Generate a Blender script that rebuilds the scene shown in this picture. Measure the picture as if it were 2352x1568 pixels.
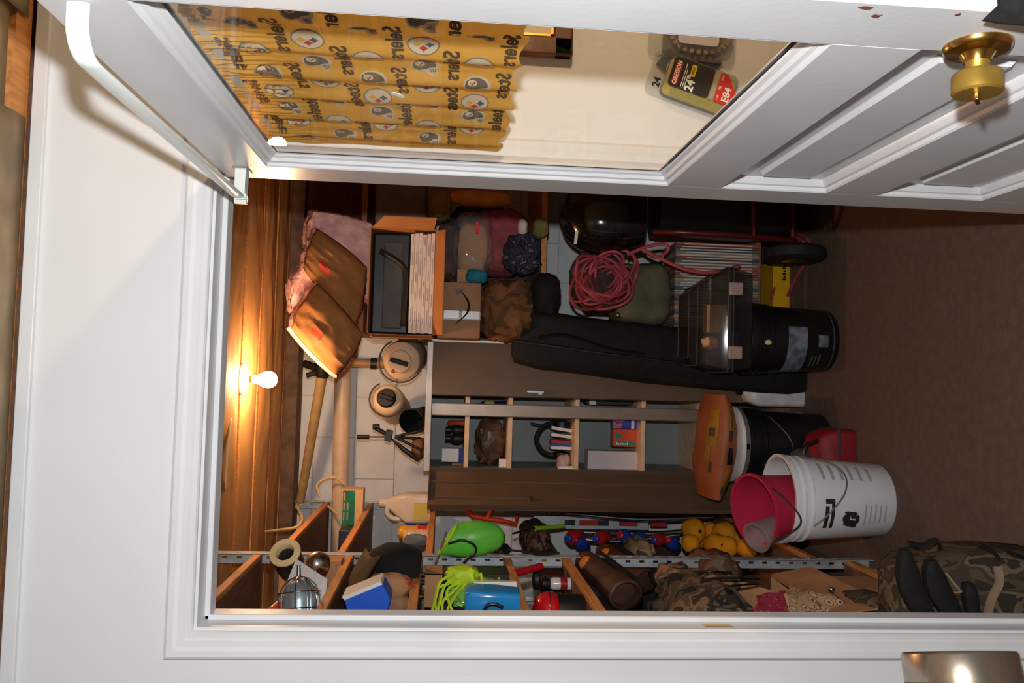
import bpy, math, random
from mathutils import Vector, Matrix, noise
for o in list(bpy.data.objects): bpy.data.objects.remove(o)
SC = bpy.context.scene; COL = SC.collection
# ------------------------------------------------------------------ camera (held sideways: image up is world right)
FPX, CX, CY = 1880.0, 1176.0, 784.0
CAM = Vector((0, 0, 1.56))
_p, _y, _r = math.radians(4.6), math.radians(2.7), math.radians(1.83)
FW = Vector((math.sin(_y)*math.cos(_p), math.cos(_y)*math.cos(_p), -math.sin(_p)))
_D = Vector((0, 0, -1)); _R0 = (_D - _D.dot(FW)*FW).normalized(); _U0 = (-FW).cross(_R0)
RT = math.cos(_r)*_R0 + math.sin(_r)*_U0
UP = -math.sin(_r)*_R0 + math.cos(_r)*_U0
cd = bpy.data.cameras.new('camera'); cam = bpy.data.objects.new('camera', cd); COL.objects.link(cam)
cd.sensor_fit = 'HORIZONTAL'; cd.sensor_width = 36; cd.lens = 36*FPX/2352; cd.clip_start = .02
m = Matrix.Identity(4)
for i in range(3):
    m[i][0] = RT[i]; m[i][1] = UP[i]; m[i][2] = -FW[i]; m[i][3] = CAM[i]
cam.matrix_world = m; SC.camera = cam
def ray(x, y): return FW + RT*((x-CX)/FPX) - UP*((y-CY)/FPX)
def P(x, y, Y): d = ray(x, y); return CAM + d*(Y/d.y)            # photo point at a known distance into the place
def PX(x, y, X): d = ray(x, y); return CAM + d*(X/d.x)
def PZ(x, y, Z): d = ray(x, y); return CAM + d*((Z-CAM.z)/d.z)
# ------------------------------------------------------------------ light
SC.view_settings.view_transform = 'Standard'; SC.view_settings.look = 'None'
SC.view_settings.gamma = 1; SC.view_settings.use_curve_mapping = False; SC.view_settings.exposure = 0.0
w = bpy.data.worlds.new('world'); SC.world = w; w.use_nodes = True
w.node_tree.nodes['Background'].inputs[0].default_value = (1, .95, .90, 1)
w.node_tree.nodes['Background'].inputs[1].default_value = .09
fl = bpy.data.lights.new('camera_flash', 'POINT'); fl.energy = 106; fl.color = (.95, .98, 1.0); fl.shadow_soft_size = .016
flo = bpy.data.objects.new('camera_flash', fl); COL.objects.link(flo); flo.location = CAM + UP*.13 - RT*.01 + FW*.03
BULB_W = 260; LAMP_W = 430
# ------------------------------------------------------------------ helpers
WL = {}
def tag(o, label, cat, group=None, kind=None):
    if label: o['label'] = label
    if cat: o['category'] = cat
    if group: o['group'] = group
    if kind: o['kind'] = kind
    return o
def thing(name, label, cat, loc, group=None, kind=None):
    o = bpy.data.objects.new(name, None); COL.objects.link(o); o.location = loc; o.empty_display_size = .05
    WL[o.name] = Vector(loc); return tag(o, label, cat, group, kind)
class B:
    def __init__(s): s.v = []; s.f = []; s.mm = []; s.cur = 0
    def add(s, vs, fs):
        n = len(s.v); s.v += [Vector(q) for q in vs]; s.f += [tuple(i+n for i in f) for f in fs]; s.mm += [s.cur]*len(fs); return s
    def box(s, c, d, rot=None):
        c = Vector(c); hx, hy, hz = d[0]/2, d[1]/2, d[2]/2
        vs = [Vector((x, y, z)) for x in (-hx, hx) for y in (-hy, hy) for z in (-hz, hz)]
        if rot is not None: vs = [rot @ q for q in vs]
        return s.add([c+q for q in vs], [(0,1,3,2),(4,6,7,5),(0,4,5,1),(2,3,7,6),(0,2,6,4),(1,5,7,3)])
    def bb(s, x0, x1, y0, y1, z0, z1): return s.box(((x0+x1)/2, (y0+y1)/2, (z0+z1)/2), (abs(x1-x0), abs(y1-y0), abs(z1-z0)))
    def rings(s, rs, caps=True, closed=False):
        n = len(rs[0]); vs = [q for r in rs for q in r]; fs = []; k = len(rs)
        for i in range(k if closed else k-1):
            a, b = i*n, ((i+1) % k)*n
            for j in range(n): fs.append((a+j, a+(j+1) % n, b+(j+1) % n, b+j))
        if caps and not closed: fs.append(tuple(range(n-1, -1, -1))); fs.append(tuple((k-1)*n+j for j in range(n)))
        return s.add(vs, fs)
    def lathe(s, prof, c, axis=(0,0,1), n=28, caps=True, ref=None, sc=(1,1)):
        ax = Vector(axis).normalized(); u = ax.orthogonal().normalized() if ref is None else Vector(ref).normalized(); v = ax.cross(u); c = Vector(c)
        return s.rings([[c+ax*h+(u*math.cos(t)*sc[0]+v*math.sin(t)*sc[1])*r for t in [2*math.pi*j/n for j in range(n)]] for r, h in prof], caps)
    def cyl(s, a, b, r0, r1=None, n=16):
        a, b = Vector(a), Vector(b); r1 = r0 if r1 is None else r1
        return s.lathe([(r0, 0), (r1, (b-a).length)], a, b-a, n)
    def tube(s, pts, r, n=8, closed=False, flat=1.0):
        pts = [Vector(q) for q in pts]; k = len(pts); rs = []; u = None
        for i, q in enumerate(pts):
            if closed: t = pts[(i+1) % k]-pts[i-1]
            else: t = pts[min(i+1, k-1)]-pts[max(i-1, 0)]
            t.normalize()
            u = t.orthogonal().normalized() if u is None else (u-t*u.dot(t)).normalized()
            v = t.cross(u); rr = r(i/(k-1)) if callable(r) else r
            rs.append([q+(u*math.cos(a)+v*math.sin(a)*flat)*rr for a in [2*math.pi*j/n for j in range(n)]])
        return s.rings(rs, True, closed)
    def grid(s, fn, nu, nv, thick=None):
        vs = [Vector(fn(i/nu, j/nv)) for i in range(nu+1) for j in range(nv+1)]
        return s.add(vs, [(i*(nv+1)+j, (i+1)*(nv+1)+j, (i+1)*(nv+1)+j+1, i*(nv+1)+j+1) for i in range(nu) for j in range(nv)])
    def prism(s, pts, d):                       # polygon pushed along d
        pts = [Vector(q) for q in pts]; d = Vector(d); n = len(pts)
        return s.add(pts+[q+d for q in pts], [tuple(range(n-1, -1, -1)), tuple(range(n, 2*n))]+[(j, (j+1) % n, n+(j+1) % n, n+j) for j in range(n)])
    def lump(s, c, d, seed=0, amp=.16, fr=2.2, nu=26, nv=18, p=2.6, flat=True, ridge=0, rot=None):
        c = Vector(c); rs = []; off = Vector((seed*7.3, seed*3.1, seed*1.7))
        se = lambda q: math.copysign(abs(q)**(2/p), q)
        for i in range(nv+1):
            ph = -math.pi/2+math.pi*i/nv; ph = max(min(ph, 1.5), -1.5); ring = []
            for j in range(nu):
                t = 2*math.pi*j/nu
                q = Vector((se(math.cos(ph))*se(math.cos(t)), se(math.cos(ph))*se(math.sin(t)), se(math.sin(ph))))
                k = 1+amp*noise.noise(q*fr+off)+amp*.5*noise.noise(q*fr*2.3+off)
                if ridge: k += ridge*abs(noise.noise(Vector((q.x*2.2, q.y*2.2, q.z*5))*fr*.6+off))-ridge*.3
                q = Vector((q.x*d[0]/2, q.y*d[1]/2, q.z*d[2]/2))*k
                if flat: q.z = max(q.z, -d[2]/2)
                ring.append(c+(rot @ q if rot is not None else q))
            rs.append(ring)
        return s.rings(rs)
    def build(s, name, mat, parent=None, smooth=True, bev=0, ang=38, sub=0, kind=None, label=None, solid=0):
        lo = Vector([min(q[i] for q in s.v) for i in range(3)]); hi = Vector([max(q[i] for q in s.v) for i in range(3)])
        c = (lo+hi)/2; c.z = lo.z
        me = bpy.data.meshes.new(name); me.from_pydata([tuple(q-c) for q in s.v], [], s.f); me.update()
        if smooth:
            me.polygons.foreach_set('use_smooth', [True]*len(me.polygons)); me.set_sharp_from_angle(angle=math.radians(ang))
        o = bpy.data.objects.new(name, me); COL.objects.link(o)
        for q in (mat if isinstance(mat, (list, tuple)) else [mat]): me.materials.append(q)
        if any(s.mm): me.polygons.foreach_set('material_index', s.mm)
        o.location = c-(WL[parent.name] if parent else Vector((0,0,0))); o.parent = parent; WL[o.name] = c
        if solid:
            md = o.modifiers.new('solid', 'SOLIDIFY'); md.thickness = solid; md.offset = 0
        if bev:
            md = o.modifiers.new('bevel', 'BEVEL'); md.width = bev; md.segments = 2; md.limit_method = 'ANGLE'; md.angle_limit = math.radians(40)
        if sub:
            md = o.modifiers.new('sub', 'SUBSURF'); md.levels = sub; md.render_levels = sub
        if kind: o['kind'] = kind
        if label: o['label'] = label
        return o
    def one(s, name, mat, label, cat, group=None, **k): return tag(s.build(name, mat, None, **k), label, cat, group)
def copy_tree(o, parent=None):
    c = o.copy(); COL.objects.link(c); c.parent = parent
    for ch in list(o.children): copy_tree(ch, c)
    return c
_TX = {}
def text_poly(t, bold=.0):
    k = (t, bold)
    if k not in _TX:
        cu = bpy.data.curves.new('t', 'FONT'); cu.body = t; cu.offset = bold; cu.align_x = 'CENTER'; cu.align_y = 'CENTER'; cu.resolution_u = 3
        ob = bpy.data.objects.new('t', cu); COL.objects.link(ob); bpy.context.view_layer.update()
        me = bpy.data.meshes.new_from_object(ob.evaluated_get(bpy.context.evaluated_depsgraph_get()))
        _TX[k] = ([Vector(v.co) for v in me.vertices], [tuple(p.vertices) for p in me.polygons])
        bpy.data.objects.remove(ob); bpy.data.meshes.remove(me); bpy.data.curves.remove(cu)
    return _TX[k]
def put_text(b, t, fn, size, bold=0.0):
    vs, fs = text_poly(t, bold); b.add([fn(q.x*size, q.y*size) for q in vs], fs)
def rotz(a): return Matrix.Rotation(math.radians(a), 3, 'Z')
def rotx(a): return Matrix.Rotation(math.radians(a), 3, 'X')
def roty(a): return Matrix.Rotation(math.radians(a), 3, 'Y')
def bez(pts, n=10):                              # Catmull-Rom through points
    pts = [Vector(q) for q in pts]; out = []; q = [pts[0]*2-pts[1]]+pts+[pts[-1]*2-pts[-2]]
    for i in range(1, len(q)-2):
        for j in range(n):
            t = j/n; a, b_, c, d = q[i-1], q[i], q[i+1], q[i+2]
            out.append(.5*((2*b_)+(c-a)*t+(2*a-5*b_+4*c-d)*t*t+(3*b_-a-3*c+d)*t**3))
    return out+[pts[-1]]
# ------------------------------------------------------------------ materials
def lin(c): c /= 255; return c/12.92 if c <= .04045 else ((c+.055)/1.055)**2.4
def S(r, g, b): return (lin(r), lin(g), lin(b))
def K(r, g, b, Y, warm=.07):                     # own colour of a thing seen as (r,g,b) at distance Y by flash
    l = .80*(1.75/Y)**2+.02; return tuple(min(.85, lin(c)/(l+x)) for c, x in ((r, warm), (g, warm*.6), (b, warm*.33)))
def mat(name, col, rough=.6, metal=0, var=.12, sc=18, bump=0, bsc=60, spec=.4, stretch=(1,1,1), col2=None, lo=.35, hi=.65, alpha=None, trans=0, sheen=0):
    M = bpy.data.materials.new(name); M.use_nodes = True; N = M.node_tree.nodes; L = M.node_tree.links; p = N['Principled BSDF']
    p.inputs['Roughness'].default_value = rough; p.inputs['Metallic'].default_value = metal; p.inputs['Specular IOR Level'].default_value = spec
    if trans: p.inputs['Transmission Weight'].default_value = trans
    if alpha is not None: p.inputs['Alpha'].default_value = alpha
    if sheen: p.inputs['Sheen Weight'].default_value = sheen
    tc = N.new('ShaderNodeTexCoord'); mp = N.new('ShaderNodeMapping'); mp.inputs['Scale'].default_value = stretch; L.new(tc.outputs['Object'], mp.inputs[0])
    nz = N.new('ShaderNodeTexNoise'); nz.inputs['Scale'].default_value = sc; nz.inputs['Detail'].default_value = 4; L.new(mp.outputs[0], nz.inputs['Vector'])
    cr = N.new('ShaderNodeValToRGB'); L.new(nz.outputs['Fac'], cr.inputs[0])
    cr.color_ramp.elements[0].position = lo; cr.color_ramp.elements[1].position = hi
    cr.color_ramp.elements[0].color = (*[c*(1-var) for c in col], 1); cr.color_ramp.elements[1].color = (*(col2 or [min(.95, c*(1+var)) for c in col]), 1)
    L.new(cr.outputs[0], p.inputs['Base Color'])
    if bump:
        n2 = N.new('ShaderNodeTexNoise'); n2.inputs['Scale'].default_value = bsc; n2.inputs['Detail'].default_value = 3; L.new(mp.outputs[0], n2.inputs['Vector'])
        bp = N.new('ShaderNodeBump'); bp.inputs['Strength'].default_value = min(1, bump); bp.inputs['Distance'].default_value = .01; L.new(n2.outputs['Fac'], bp.inputs['Height']); L.new(bp.outputs[0], p.inputs['Normal'])
    return M
def steps(name, cols, sc=14, rough=.85, stretch=(1,1,1), bump=.25, dist=.6, bsc=70):         # camouflage and other blotched cloth
    M = mat(name, cols[0], rough, var=0, sc=sc, stretch=stretch, bump=bump, bsc=bsc, spec=.2); N = M.node_tree.nodes
    cr = [n for n in N if n.type == 'VALTORGB'][0].color_ramp; cr.interpolation = 'CONSTANT'
    nz = [n for n in N if n.type == 'TEX_NOISE'][0]; nz.inputs['Distortion'].default_value = dist; nz.inputs['Detail'].default_value = 2.5
    while len(cr.elements) > 1: cr.elements.remove(cr.elements[-1])
    cr.elements[0].position = 0; cr.elements[0].color = (*cols[0], 1)
    for i, c in enumerate(cols[1:]):
        e = cr.elements.new(.34+.32*(i+.5)/(len(cols)-1)); e.color = (*c, 1)
    return M
def emit(name, col, s):
    M = bpy.data.materials.new(name); M.use_nodes = True; N = M.node_tree.nodes; p = N['Principled BSDF']
    p.inputs['Base Color'].default_value = (*col, 1); p.inputs['Emission Color'].default_value = (*col, 1); p.inputs['Emission Strength'].default_value = s; return M
def clear(name, tint=(1,1,1), gloss=.08, rough=.02, body=0.0, bodycol=(.8,.8,.8), refl=.3):            # thin clear sheet: passes light, mirrors at grazing angles
    M = bpy.data.materials.new(name); M.use_nodes = True; N = M.node_tree.nodes; L = M.node_tree.links; N.remove(N['Principled BSDF'])
    out = N['Material Output']; t = N.new('ShaderNodeBsdfTransparent'); t.inputs[0].default_value = (*tint, 1)
    g = N.new('ShaderNodeBsdfGlossy'); g.inputs['Roughness'].default_value = rough
    fr = N.new('ShaderNodeFresnel'); fr.inputs[0].default_value = 1.35
    mu = N.new('ShaderNodeMath'); mu.operation = 'MULTIPLY_ADD'; mu.inputs[1].default_value = refl; mu.inputs[2].default_value = gloss*.2; L.new(fr.outputs[0], mu.inputs[0])
    d = N.new('ShaderNodeBsdfDiffuse'); d.inputs[0].default_value = (*bodycol, 1)
    m1 = N.new('ShaderNodeMixShader'); m1.inputs[0].default_value = body; L.new(t.outputs[0], m1.inputs[1]); L.new(d.outputs[0], m1.inputs[2])
    m2 = N.new('ShaderNodeMixShader'); L.new(mu.outputs[0], m2.inputs[0]); L.new(m1.outputs[0], m2.inputs[1]); L.new(g.outputs[0], m2.inputs[2])
    L.new(m2.outputs[0], out.inputs[0]); return M
def flatm(name, col, rough=.6, **k): return mat(name, col, rough, var=.05, **k)
WHITE = mat('white_door_paint', S(214,214,216), .28, var=.04, sc=6, bump=.02, bsc=90, spec=.5)
TRIM = mat('white_trim_paint', S(226,226,227), .42, var=.03, sc=5, bump=.03, bsc=60)
WALL = mat('painted_drywall', S(226,226,226), .75, var=.03, sc=2.2, bump=.04, bsc=150)
CREAM = mat('cream_paint', S(232,220,196), .7, var=.03, sc=3)
KRAFT = mat('kraft_paper_facing', S(178,128,76), .62, var=.10, sc=3, bump=.12, bsc=20, stretch=(.5,1.3,1), spec=.3)
KRAFT2 = mat('kraft_paper_batt', S(160,108,62), .75, var=.18, sc=8, bump=.35, bsc=26, spec=.15)
KRAFTN = mat('kraft_paper_dusty', S(150,128,98), .6, var=.3, sc=6, bump=.5, bsc=14)
PINK = mat('pink_fiberglass', S(250,184,176), .95, var=.25, sc=16, bump=1, bsc=45, spec=.1)
PINE = mat('pine_board', S(206,138,76), .6, var=.22, sc=9, stretch=(8,.7,8), bump=.12, bsc=40)
BOARD = mat('brown_shelf_board', S(120,84,62), .65, var=.2, sc=10, stretch=(6,.8,6))
BLOCK = mat('painted_block', S(222,222,223), .7, var=.06, sc=7, bump=.3, bsc=80)
MORTAR = mat('painted_mortar', S(200,198,196), .8, var=.06)
FLOOR = mat('brown_concrete_floor', S(106,84,70), .75, var=.10, sc=34, bump=.25, bsc=160)
GALV = mat('galvanised_steel', S(206,212,216), .34, metal=.5, var=.25, sc=24, stretch=(1,1,.4))
STEEL = mat('bright_steel', S(210,212,215), .2, metal=1, var=.05)
BRASS = mat('worn_brass', S(196,156,82), .22, metal=1, var=.18, sc=14)
BRASSW = mat('tarnished_brass', S(190,152,66), .42, metal=.75, var=.2, sc=26, col2=S(170,110,70), lo=.5, hi=.78)
CABB = mat('brown_cabinet_enamel', S(108,86,66), .38, var=.08, sc=4, spec=.5)
CABI = mat('grey_green_enamel', S(132,140,136), .5, var=.08, sc=5)
CABE = mat('flash_bright_cabinet_edge', S(186,178,170), .45, metal=.3, var=.1)  # cabinet rim: flash reflection put into the base colour
TAN = mat('tan_shelf_edge', K(128,104,82,3.6,.05), .5, var=.1)
CARD = mat('cardboard', S(180,130,88), .75, var=.12, sc=12, bump=.08)
CARDO = mat('orange_cardboard', S(182,118,66), .7, var=.1, sc=10)
BLK = mat('black_plastic', S(22,22,23), .45, var=.2, spec=.5)
GLOSSB = mat('gloss_black', S(14,13,13), .1, var=.2, spec=.8)
BCLOTH = mat('black_nylon', S(20,18,17), .8, var=.3, sc=30, bump=.3, bsc=40)
RUB = mat('black_rubber', S(24,24,25), .7, var=.3)
CLEAR = clear('clear_plastic', (.97,.97,.96), .3, .08, .10, (.75,.75,.72))
SMOKE = clear('smoky_plastic', (.62,.60,.58), .3, .12, .22, (.07,.065,.06))
CAMO = steps('woodland_camouflage', [S(50,47,41), S(92,86,70), S(140,112,88), S(64,56,48), S(112,104,84)], 9, dist=.3)
CAMOD = steps('dark_camouflage', [S(52,44,36), S(84,70,55), S(66,55,43), S(108,90,70), S(56,48,40)], 15, dist=.5, stretch=(1,1,.6))
CAMOB = steps('brown_camouflage', [S(112,74,46), S(134,88,54), S(100,68,44), S(124,82,50)], 10, dist=.4)
# ------------------------------------------------------------------ the setting
def st(b, name, m_, **k): o = b.build(name, m_, **k); o['kind'] = 'structure'; return o
XL, XR, YB, ZC = -1.12, 1.30, 4.15, 2.33
st(B().bb(-2.2, 2.2, -1.6, YB+.1, -.06, 0), 'floor', FLOOR, smooth=False)
WF = st(B().bb(-2.2, -.535, 1.72, 1.83, 0, 2.405).bb(.466, 2.2, 1.72, 1.83, 0, 2.405).bb(-.535, .466, 1.72, 1.83, 2.062, 2.405), 'wall_front', WALL, smooth=False)
st(B().bb(XL-.1, XL, 1.83, YB, 0, 2.5), 'wall_left', WALL, smooth=False)
st(B().bb(XR, XR+.1, 1.83, YB, 0, 2.5), 'wall_right', mat('panel_wall', S(150,110,78), .7), smooth=False)
# back wall of painted blocks
wb = st(B().bb(XL-.1, XR+.1, YB+.004, YB+.1, 0, 2.5), 'wall_back', MORTAR, smooth=False)
bk = None
for r in range(12):
    for c in range(-1, 7):
        x0 = XL+c*.406+(.203 if r % 2 else 0)
        if x0 > XR or x0+.398 < XL: continue
        if bk is None: bk = B().bb(x0, x0+.403, YB-.004, YB+.03, r*.2, r*.2+.197).build('block', BLOCK, wb, bev=.002)
        else:
            k = bk.copy(); COL.objects.link(k); k.location = Vector((x0+.2015, YB+.013, r*.2))-WL[wb.name]
B().bb(XL, XR, YB-.14, YB-.004, 2.265, 2.335).build('sill_plate', mat('dark_sill', S(104,78,60), .8, var=.3), wb)
# storage ceiling: joists with stapled kraft facing between them
ce = st(B().bb(XL-.1, XR+.1, 1.83, YB+.1, 2.42, 2.5), 'ceiling', BOARD, smooth=False)
JY = [2.06, 2.34, 2.62, 2.90, 3.18, 3.46, 3.74, 4.00]
jo = None
for y in JY:
    if jo is None: jo = B().bb(XL, XR, y-.015, y+.015, ZC-.004, 2.42).build('joist', PINE, ce, bev=.002)
    else:
        k = jo.copy(); COL.objects.link(k); k.location = Vector(((XL+XR)/2, y, ZC-.004))-WL[ce.name]
for i, y in enumerate(JY):
    y1 = JY[i+1] if i+1 < len(JY) else YB
    def fn(u, v, y=y, y1=y1, i=i):
        X = XL+(XR-XL)*u; Y = y+.014+(y1-y-.028)*v; e = math.sin(math.pi*v)**.6
        q = Vector((X*1.3, Y*4, i*3.7)); g = Vector((X*3+Y*6, Y*12-X*1.5, i*1.9))
        return (X, Y, ZC+.006-.016*e+.010*e*noise.noise(q)-.012*e*abs(noise.noise(g))+.003*e*noise.noise(g*3))
    B().grid(fn, 130, 18).build('insulation_facing', KRAFT, ce, solid=.002)
# hall ceiling in front of the wall
cn = st(B().bb(-2.2, 2.2, -1.6, 1.83, 2.60, 2.7), 'ceiling', BOARD, smooth=False)
B().bb(-2.2, 2.2, 1.66, 1.72, 2.425, 2.60).build('joist', PINE, cn)
for a, b_, zz, sd, ye in ((-2.0, .50, 2.420, 1, 1.704), (.50, .74, 2.432, 3, 1.645), (.70, 2.0, 2.418, 5, 1.69)):
    def fn(u, v, a=a, b_=b_, zz=zz, sd=sd, ye=ye):
        X = a+(b_-a)*u; Y = 1.06+(ye-1.06)*v; q = Vector((X*3.1, Y*4, sd*2.2))
        return (X, Y, zz+.03*(1-v)-.022*abs(noise.noise(q))*min(1, (1-v)*5)+.016*noise.noise(q*2.7)*min(1, (1-v)*5))
    B().grid(fn, 60, 16).build('insulation_facing', KRAFTN, cn, solid=.002)
st(B().bb(-2.2, 2.2, 1.708, 1.72, 2.385, 2.412), 'trim_1', TRIM, smooth=False, bev=.002)
# door casing, jambs and stops
def prof_run(b, path, prof):                      # mitred trim: prof = (outward offset, projection towards the hall)
    rs = []
    for o, pr in prof: rs.append([Vector((x+dx*o, 1.72-pr, z+dz*o)) for x, z, dx, dz in path])
    n = len(path)
    for i in range(len(rs)-1):
        b.add(rs[i]+rs[i+1], [(j, j+1, n+j+1, n+j) for j in range(n-1)])
path = [(-.521, 0, -1, 0), (-.521, 2.048, -1, 1), (.458, 2.048, 1, 1), (.458, 0, 1, 0)]
b = B(); prof_run(b, path, [(0, 0), (0, .008), (.003, .012), (.012, .012), (.016, .015), (.028, .0155), (.036, .018), (.047, .018), (.053, .014), (.055, .008), (.055, 0)])
st(b, 'trim_2', TRIM, ang=25)
JB = B().bb(-.535, -.515, 1.72, 1.83, 0, 2.042).bb(.446, .466, 1.72, 1.83, 0, 2.042).bb(-.535, .466, 1.72, 1.83, 2.042, 2.062)
st(JB, 'trim_3', TRIM, smooth=False)
st(B().bb(-.515, -.503, 1.766, 1.812, 0, 2.042).bb(.434, .446, 1.766, 1.812, 0, 2.042).bb(-.515, .446, 1.766, 1.812, 2.03, 2.042), 'trim_4', TRIM, smooth=False, bev=.003)
pl_ = P(1648, 1434, 1.745)
B().bb(-.5155, -.514, 1.735, 1.757, pl_.z-.03, pl_.z+.03).build('strike_plate', BRASS, bpy.data.objects['trim_3'])
# ------------------------------------------------------------------ the door, swung open towards the hall
XD, XD2 = .402, .446
door = thing('door_1', 'white panelled door with a glass window swung open from the storage room', 'door', (XD, 1.72, 0), kind='structure')
Y0, Y1, YS0, YS1 = .802, 1.716, .907, 1.612
B().bb(XD, XD2, YS1, Y1, .012, 2.02).build('stile', WHITE, door, bev=.002)
B().bb(XD, XD2, Y0, YS0, .012, 2.02).build('stile', WHITE, door, bev=.002)
for z0, z1 in ((1.920, 2.02), (1.013, 1.122), (.682, .79), (.354, .453), (.012, .11)):
    B().bb(XD, XD2, YS0, YS1, z0, z1).build('rail', WHITE, door)
def frame(b, y0, y1, z0, z1, prof, fill=False):
    rs = [[Vector((X, y0+i, z0+i)), Vector((X, y1-i, z0+i)), Vector((X, y1-i, z1-i)), Vector((X, y0+i, z1-i))] for i, X in prof]
    b.rings(rs, caps=False)
    if fill: b.add(rs[-1], [(0, 1, 2, 3)])
    return b
for z0, z1 in ((.79, 1.013), (.453, .682), (.11, .354)):
    b = frame(B(), YS0, YS1, z0, z1, [(0, XD+.001), (.002, XD+.003), (.004, XD+.009), (.009, XD+.011), (.014, XD+.019), (.016, XD+.024), (.058, XD+.022), (.064, XD+.014)], True)
    frame(b, YS0, YS1, z0, z1, [(0, XD2-.001), (.024, XD2-.012), (.026, XD2-.014)], True)
    b.build('panel', WHITE, door, ang=15)
b = frame(B(), YS0, YS1, 1.122, 1.920, [(0, XD), (.002, XD+.002), (.004, XD+.007), (.010, XD+.009), (.013, XD+.015), (.019, XD+.018), (.021, XD+.0205)])
b.build('window_molding', WHITE, door, ang=15)
frame(B(), YS0, YS1, 1.122, 1.920, [(0, XD2), (.010, XD2-.004), (.022, XD2-.014), (.025, XD2-.020)]).build('window_molding', WHITE, door, ang=15)
gp = B().bb(XD+.021, XD+.024, YS0+.02, YS1-.02, 1.14, 1.90).build('glass_pane', clear('window_glass', (.95,.94,.92), .15, .0, refl=.08), door, smooth=False)
q = PX(914, 218, XD+.0195)
B().prism([q+Vector((0, a*.012, c*.012)) for a, c in ((-.9,.6),(-.2,.9),(.5,.1),(1.1,-.3),(.9,-.8),(.1,-.5),(-.5,.1))], (.001, 0, 0)).build('paint_fleck', TRIM, gp, smooth=False)
CHIP = flatm('bare_wood_chip', S(110,78,60))
for (x, y, sx, sy) in ((1992, 18, 20, 5), (2012, 38, 14, 6), (2200, 34, 9, 4)):
    c = PX(x, y, XD-.0006); random.seed(x)
    B().prism([c+Vector((0, math.cos(t)*sy*.0009*random.uniform(.5, 1.2), math.sin(t)*sx*.00045*random.uniform(.5, 1.2))) for t in [k*.785 for k in range(8)]], (.0012, 0, 0)).build('paint_chip', CHIP, door, smooth=False)
lp = P(2275, 5, Y0-.001)
B().bb(XD+.010, XD+.036, Y0-.0015, Y0+.002, .925, .985).build('latch_plate', BRASS, door, bev=.001)
# door knob
kc = PX(2245, 104, XD); kc = Vector((XD, kc.y, kc.z))
kn = B().lathe([(.0005, .058), (.010, .058), (.0255, .0575), (.0275, .055), (.0275, .036), (.0255, .033), (.013, .0325), (.013, .020), (.0145, .018)], kc, (-1,0,0), 40).build('door_knob', BRASSW, door)
B().lathe([(.0145, .020), (.0155, .016), (.019, .0105), (.026, .0085), (.0335, .0075), (.0365, .004), (.037, 0)], kc, (-1,0,0), 44, caps=False).build('rosette', BRASS, kn)
B().box(kc-Vector((.062, 0, 0)), (.010, .006, .020), rotx(50)).build('thumb_turn', BRASS, kn, bev=.0015)
B().lathe([(.037, 0), (.034, .008), (.014, .012), (.013, .03), (.027, .034), (.0275, .056), (.024, .06)], Vector((XD2, kc.y, kc.z)), (1,0,0), 32).build('door_knob', BRASSW, door)
# strap hung from the outer knob, its end crossing the door edge
b = B(); pts = [P(2352, -60, .76), P(2285, -40, .77), P(2291, 12, .785), P(2254, 48, .80), P(2300, 56, .80), P(2352, 60, .79)]
b.prism(pts, (.0, -.004, .0)); b.prism([P(2300, -40, .775), P(2380, -40, .775), Vector((XD2+.03, .775, kc.z+.01)), Vector((XD2+.03, .86, kc.z+.01)), Vector((XD2+.026, .86, kc.z+.02))], (.004, 0, .01))
b.one('black_strap', BCLOTH, 'wide black strap end hooked over the free edge of the white door', 'strap', smooth=False)
# white curtain rod on the inner face of the door
def rod_run(path, hz, hw, n=14):
    path = [Vector(q) for q in path]; rs = []
    for i, q in enumerate(path):
        t = (path[min(i+1, len(path)-1)]-path[max(i-1, 0)]).normalized(); s = Vector((0,0,1)).cross(t).normalized()
        rs.append([q+s*hw*math.cos(a)+Vector((0,0,1))*hz*math.copysign(abs(math.sin(a))**.6, math.sin(a)) for a in [2*math.pi*j/n for j in range(n)]])
    return B().rings(rs)
ROD = mat('white_rod_enamel', S(228,232,226), .18, var=.02, spec=.6)
zr = 1.975
rp = [(.345, 1.625, zr), (.345, 1.3, zr), (.345, .955, zr)]+[(.345+.036*(1-math.cos(t)), .955-.036*math.sin(t), zr) for t in [k*math.pi/2/9 for k in range(1, 10)]]+[(.392, .919, zr), (.4005, .919, zr)]
rd = thing('curtain_rod', 'white flat curtain rod with curved ends along the top of the open door', 'curtain rod', (.36, 1.25, zr-.012))
rod_run(rp, .0125, .0045).build('rod', ROD, rd)
B().bb(.346, .401, 1.633, 1.637, zr-.013, zr+.010).bb(.346, .401, 1.650, 1.654, zr-.013, zr+.010).bb(.350, .401, 1.633, 1.654, zr-.013, zr-.010).build('bracket', ROD, rd, bev=.001)
b = B()
for k in range(9): a = k*math.pi/8; b.box((.346-.012*math.sin(a), 1.6435-.009*math.cos(a), zr-.002), (.003, .006, .023))
b.build('bracket_end', ROD, rd)
B().bb(.399, .402, 1.622, 1.668, zr-.016, zr+.012).build('bracket_plate', STEEL, rd)
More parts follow.
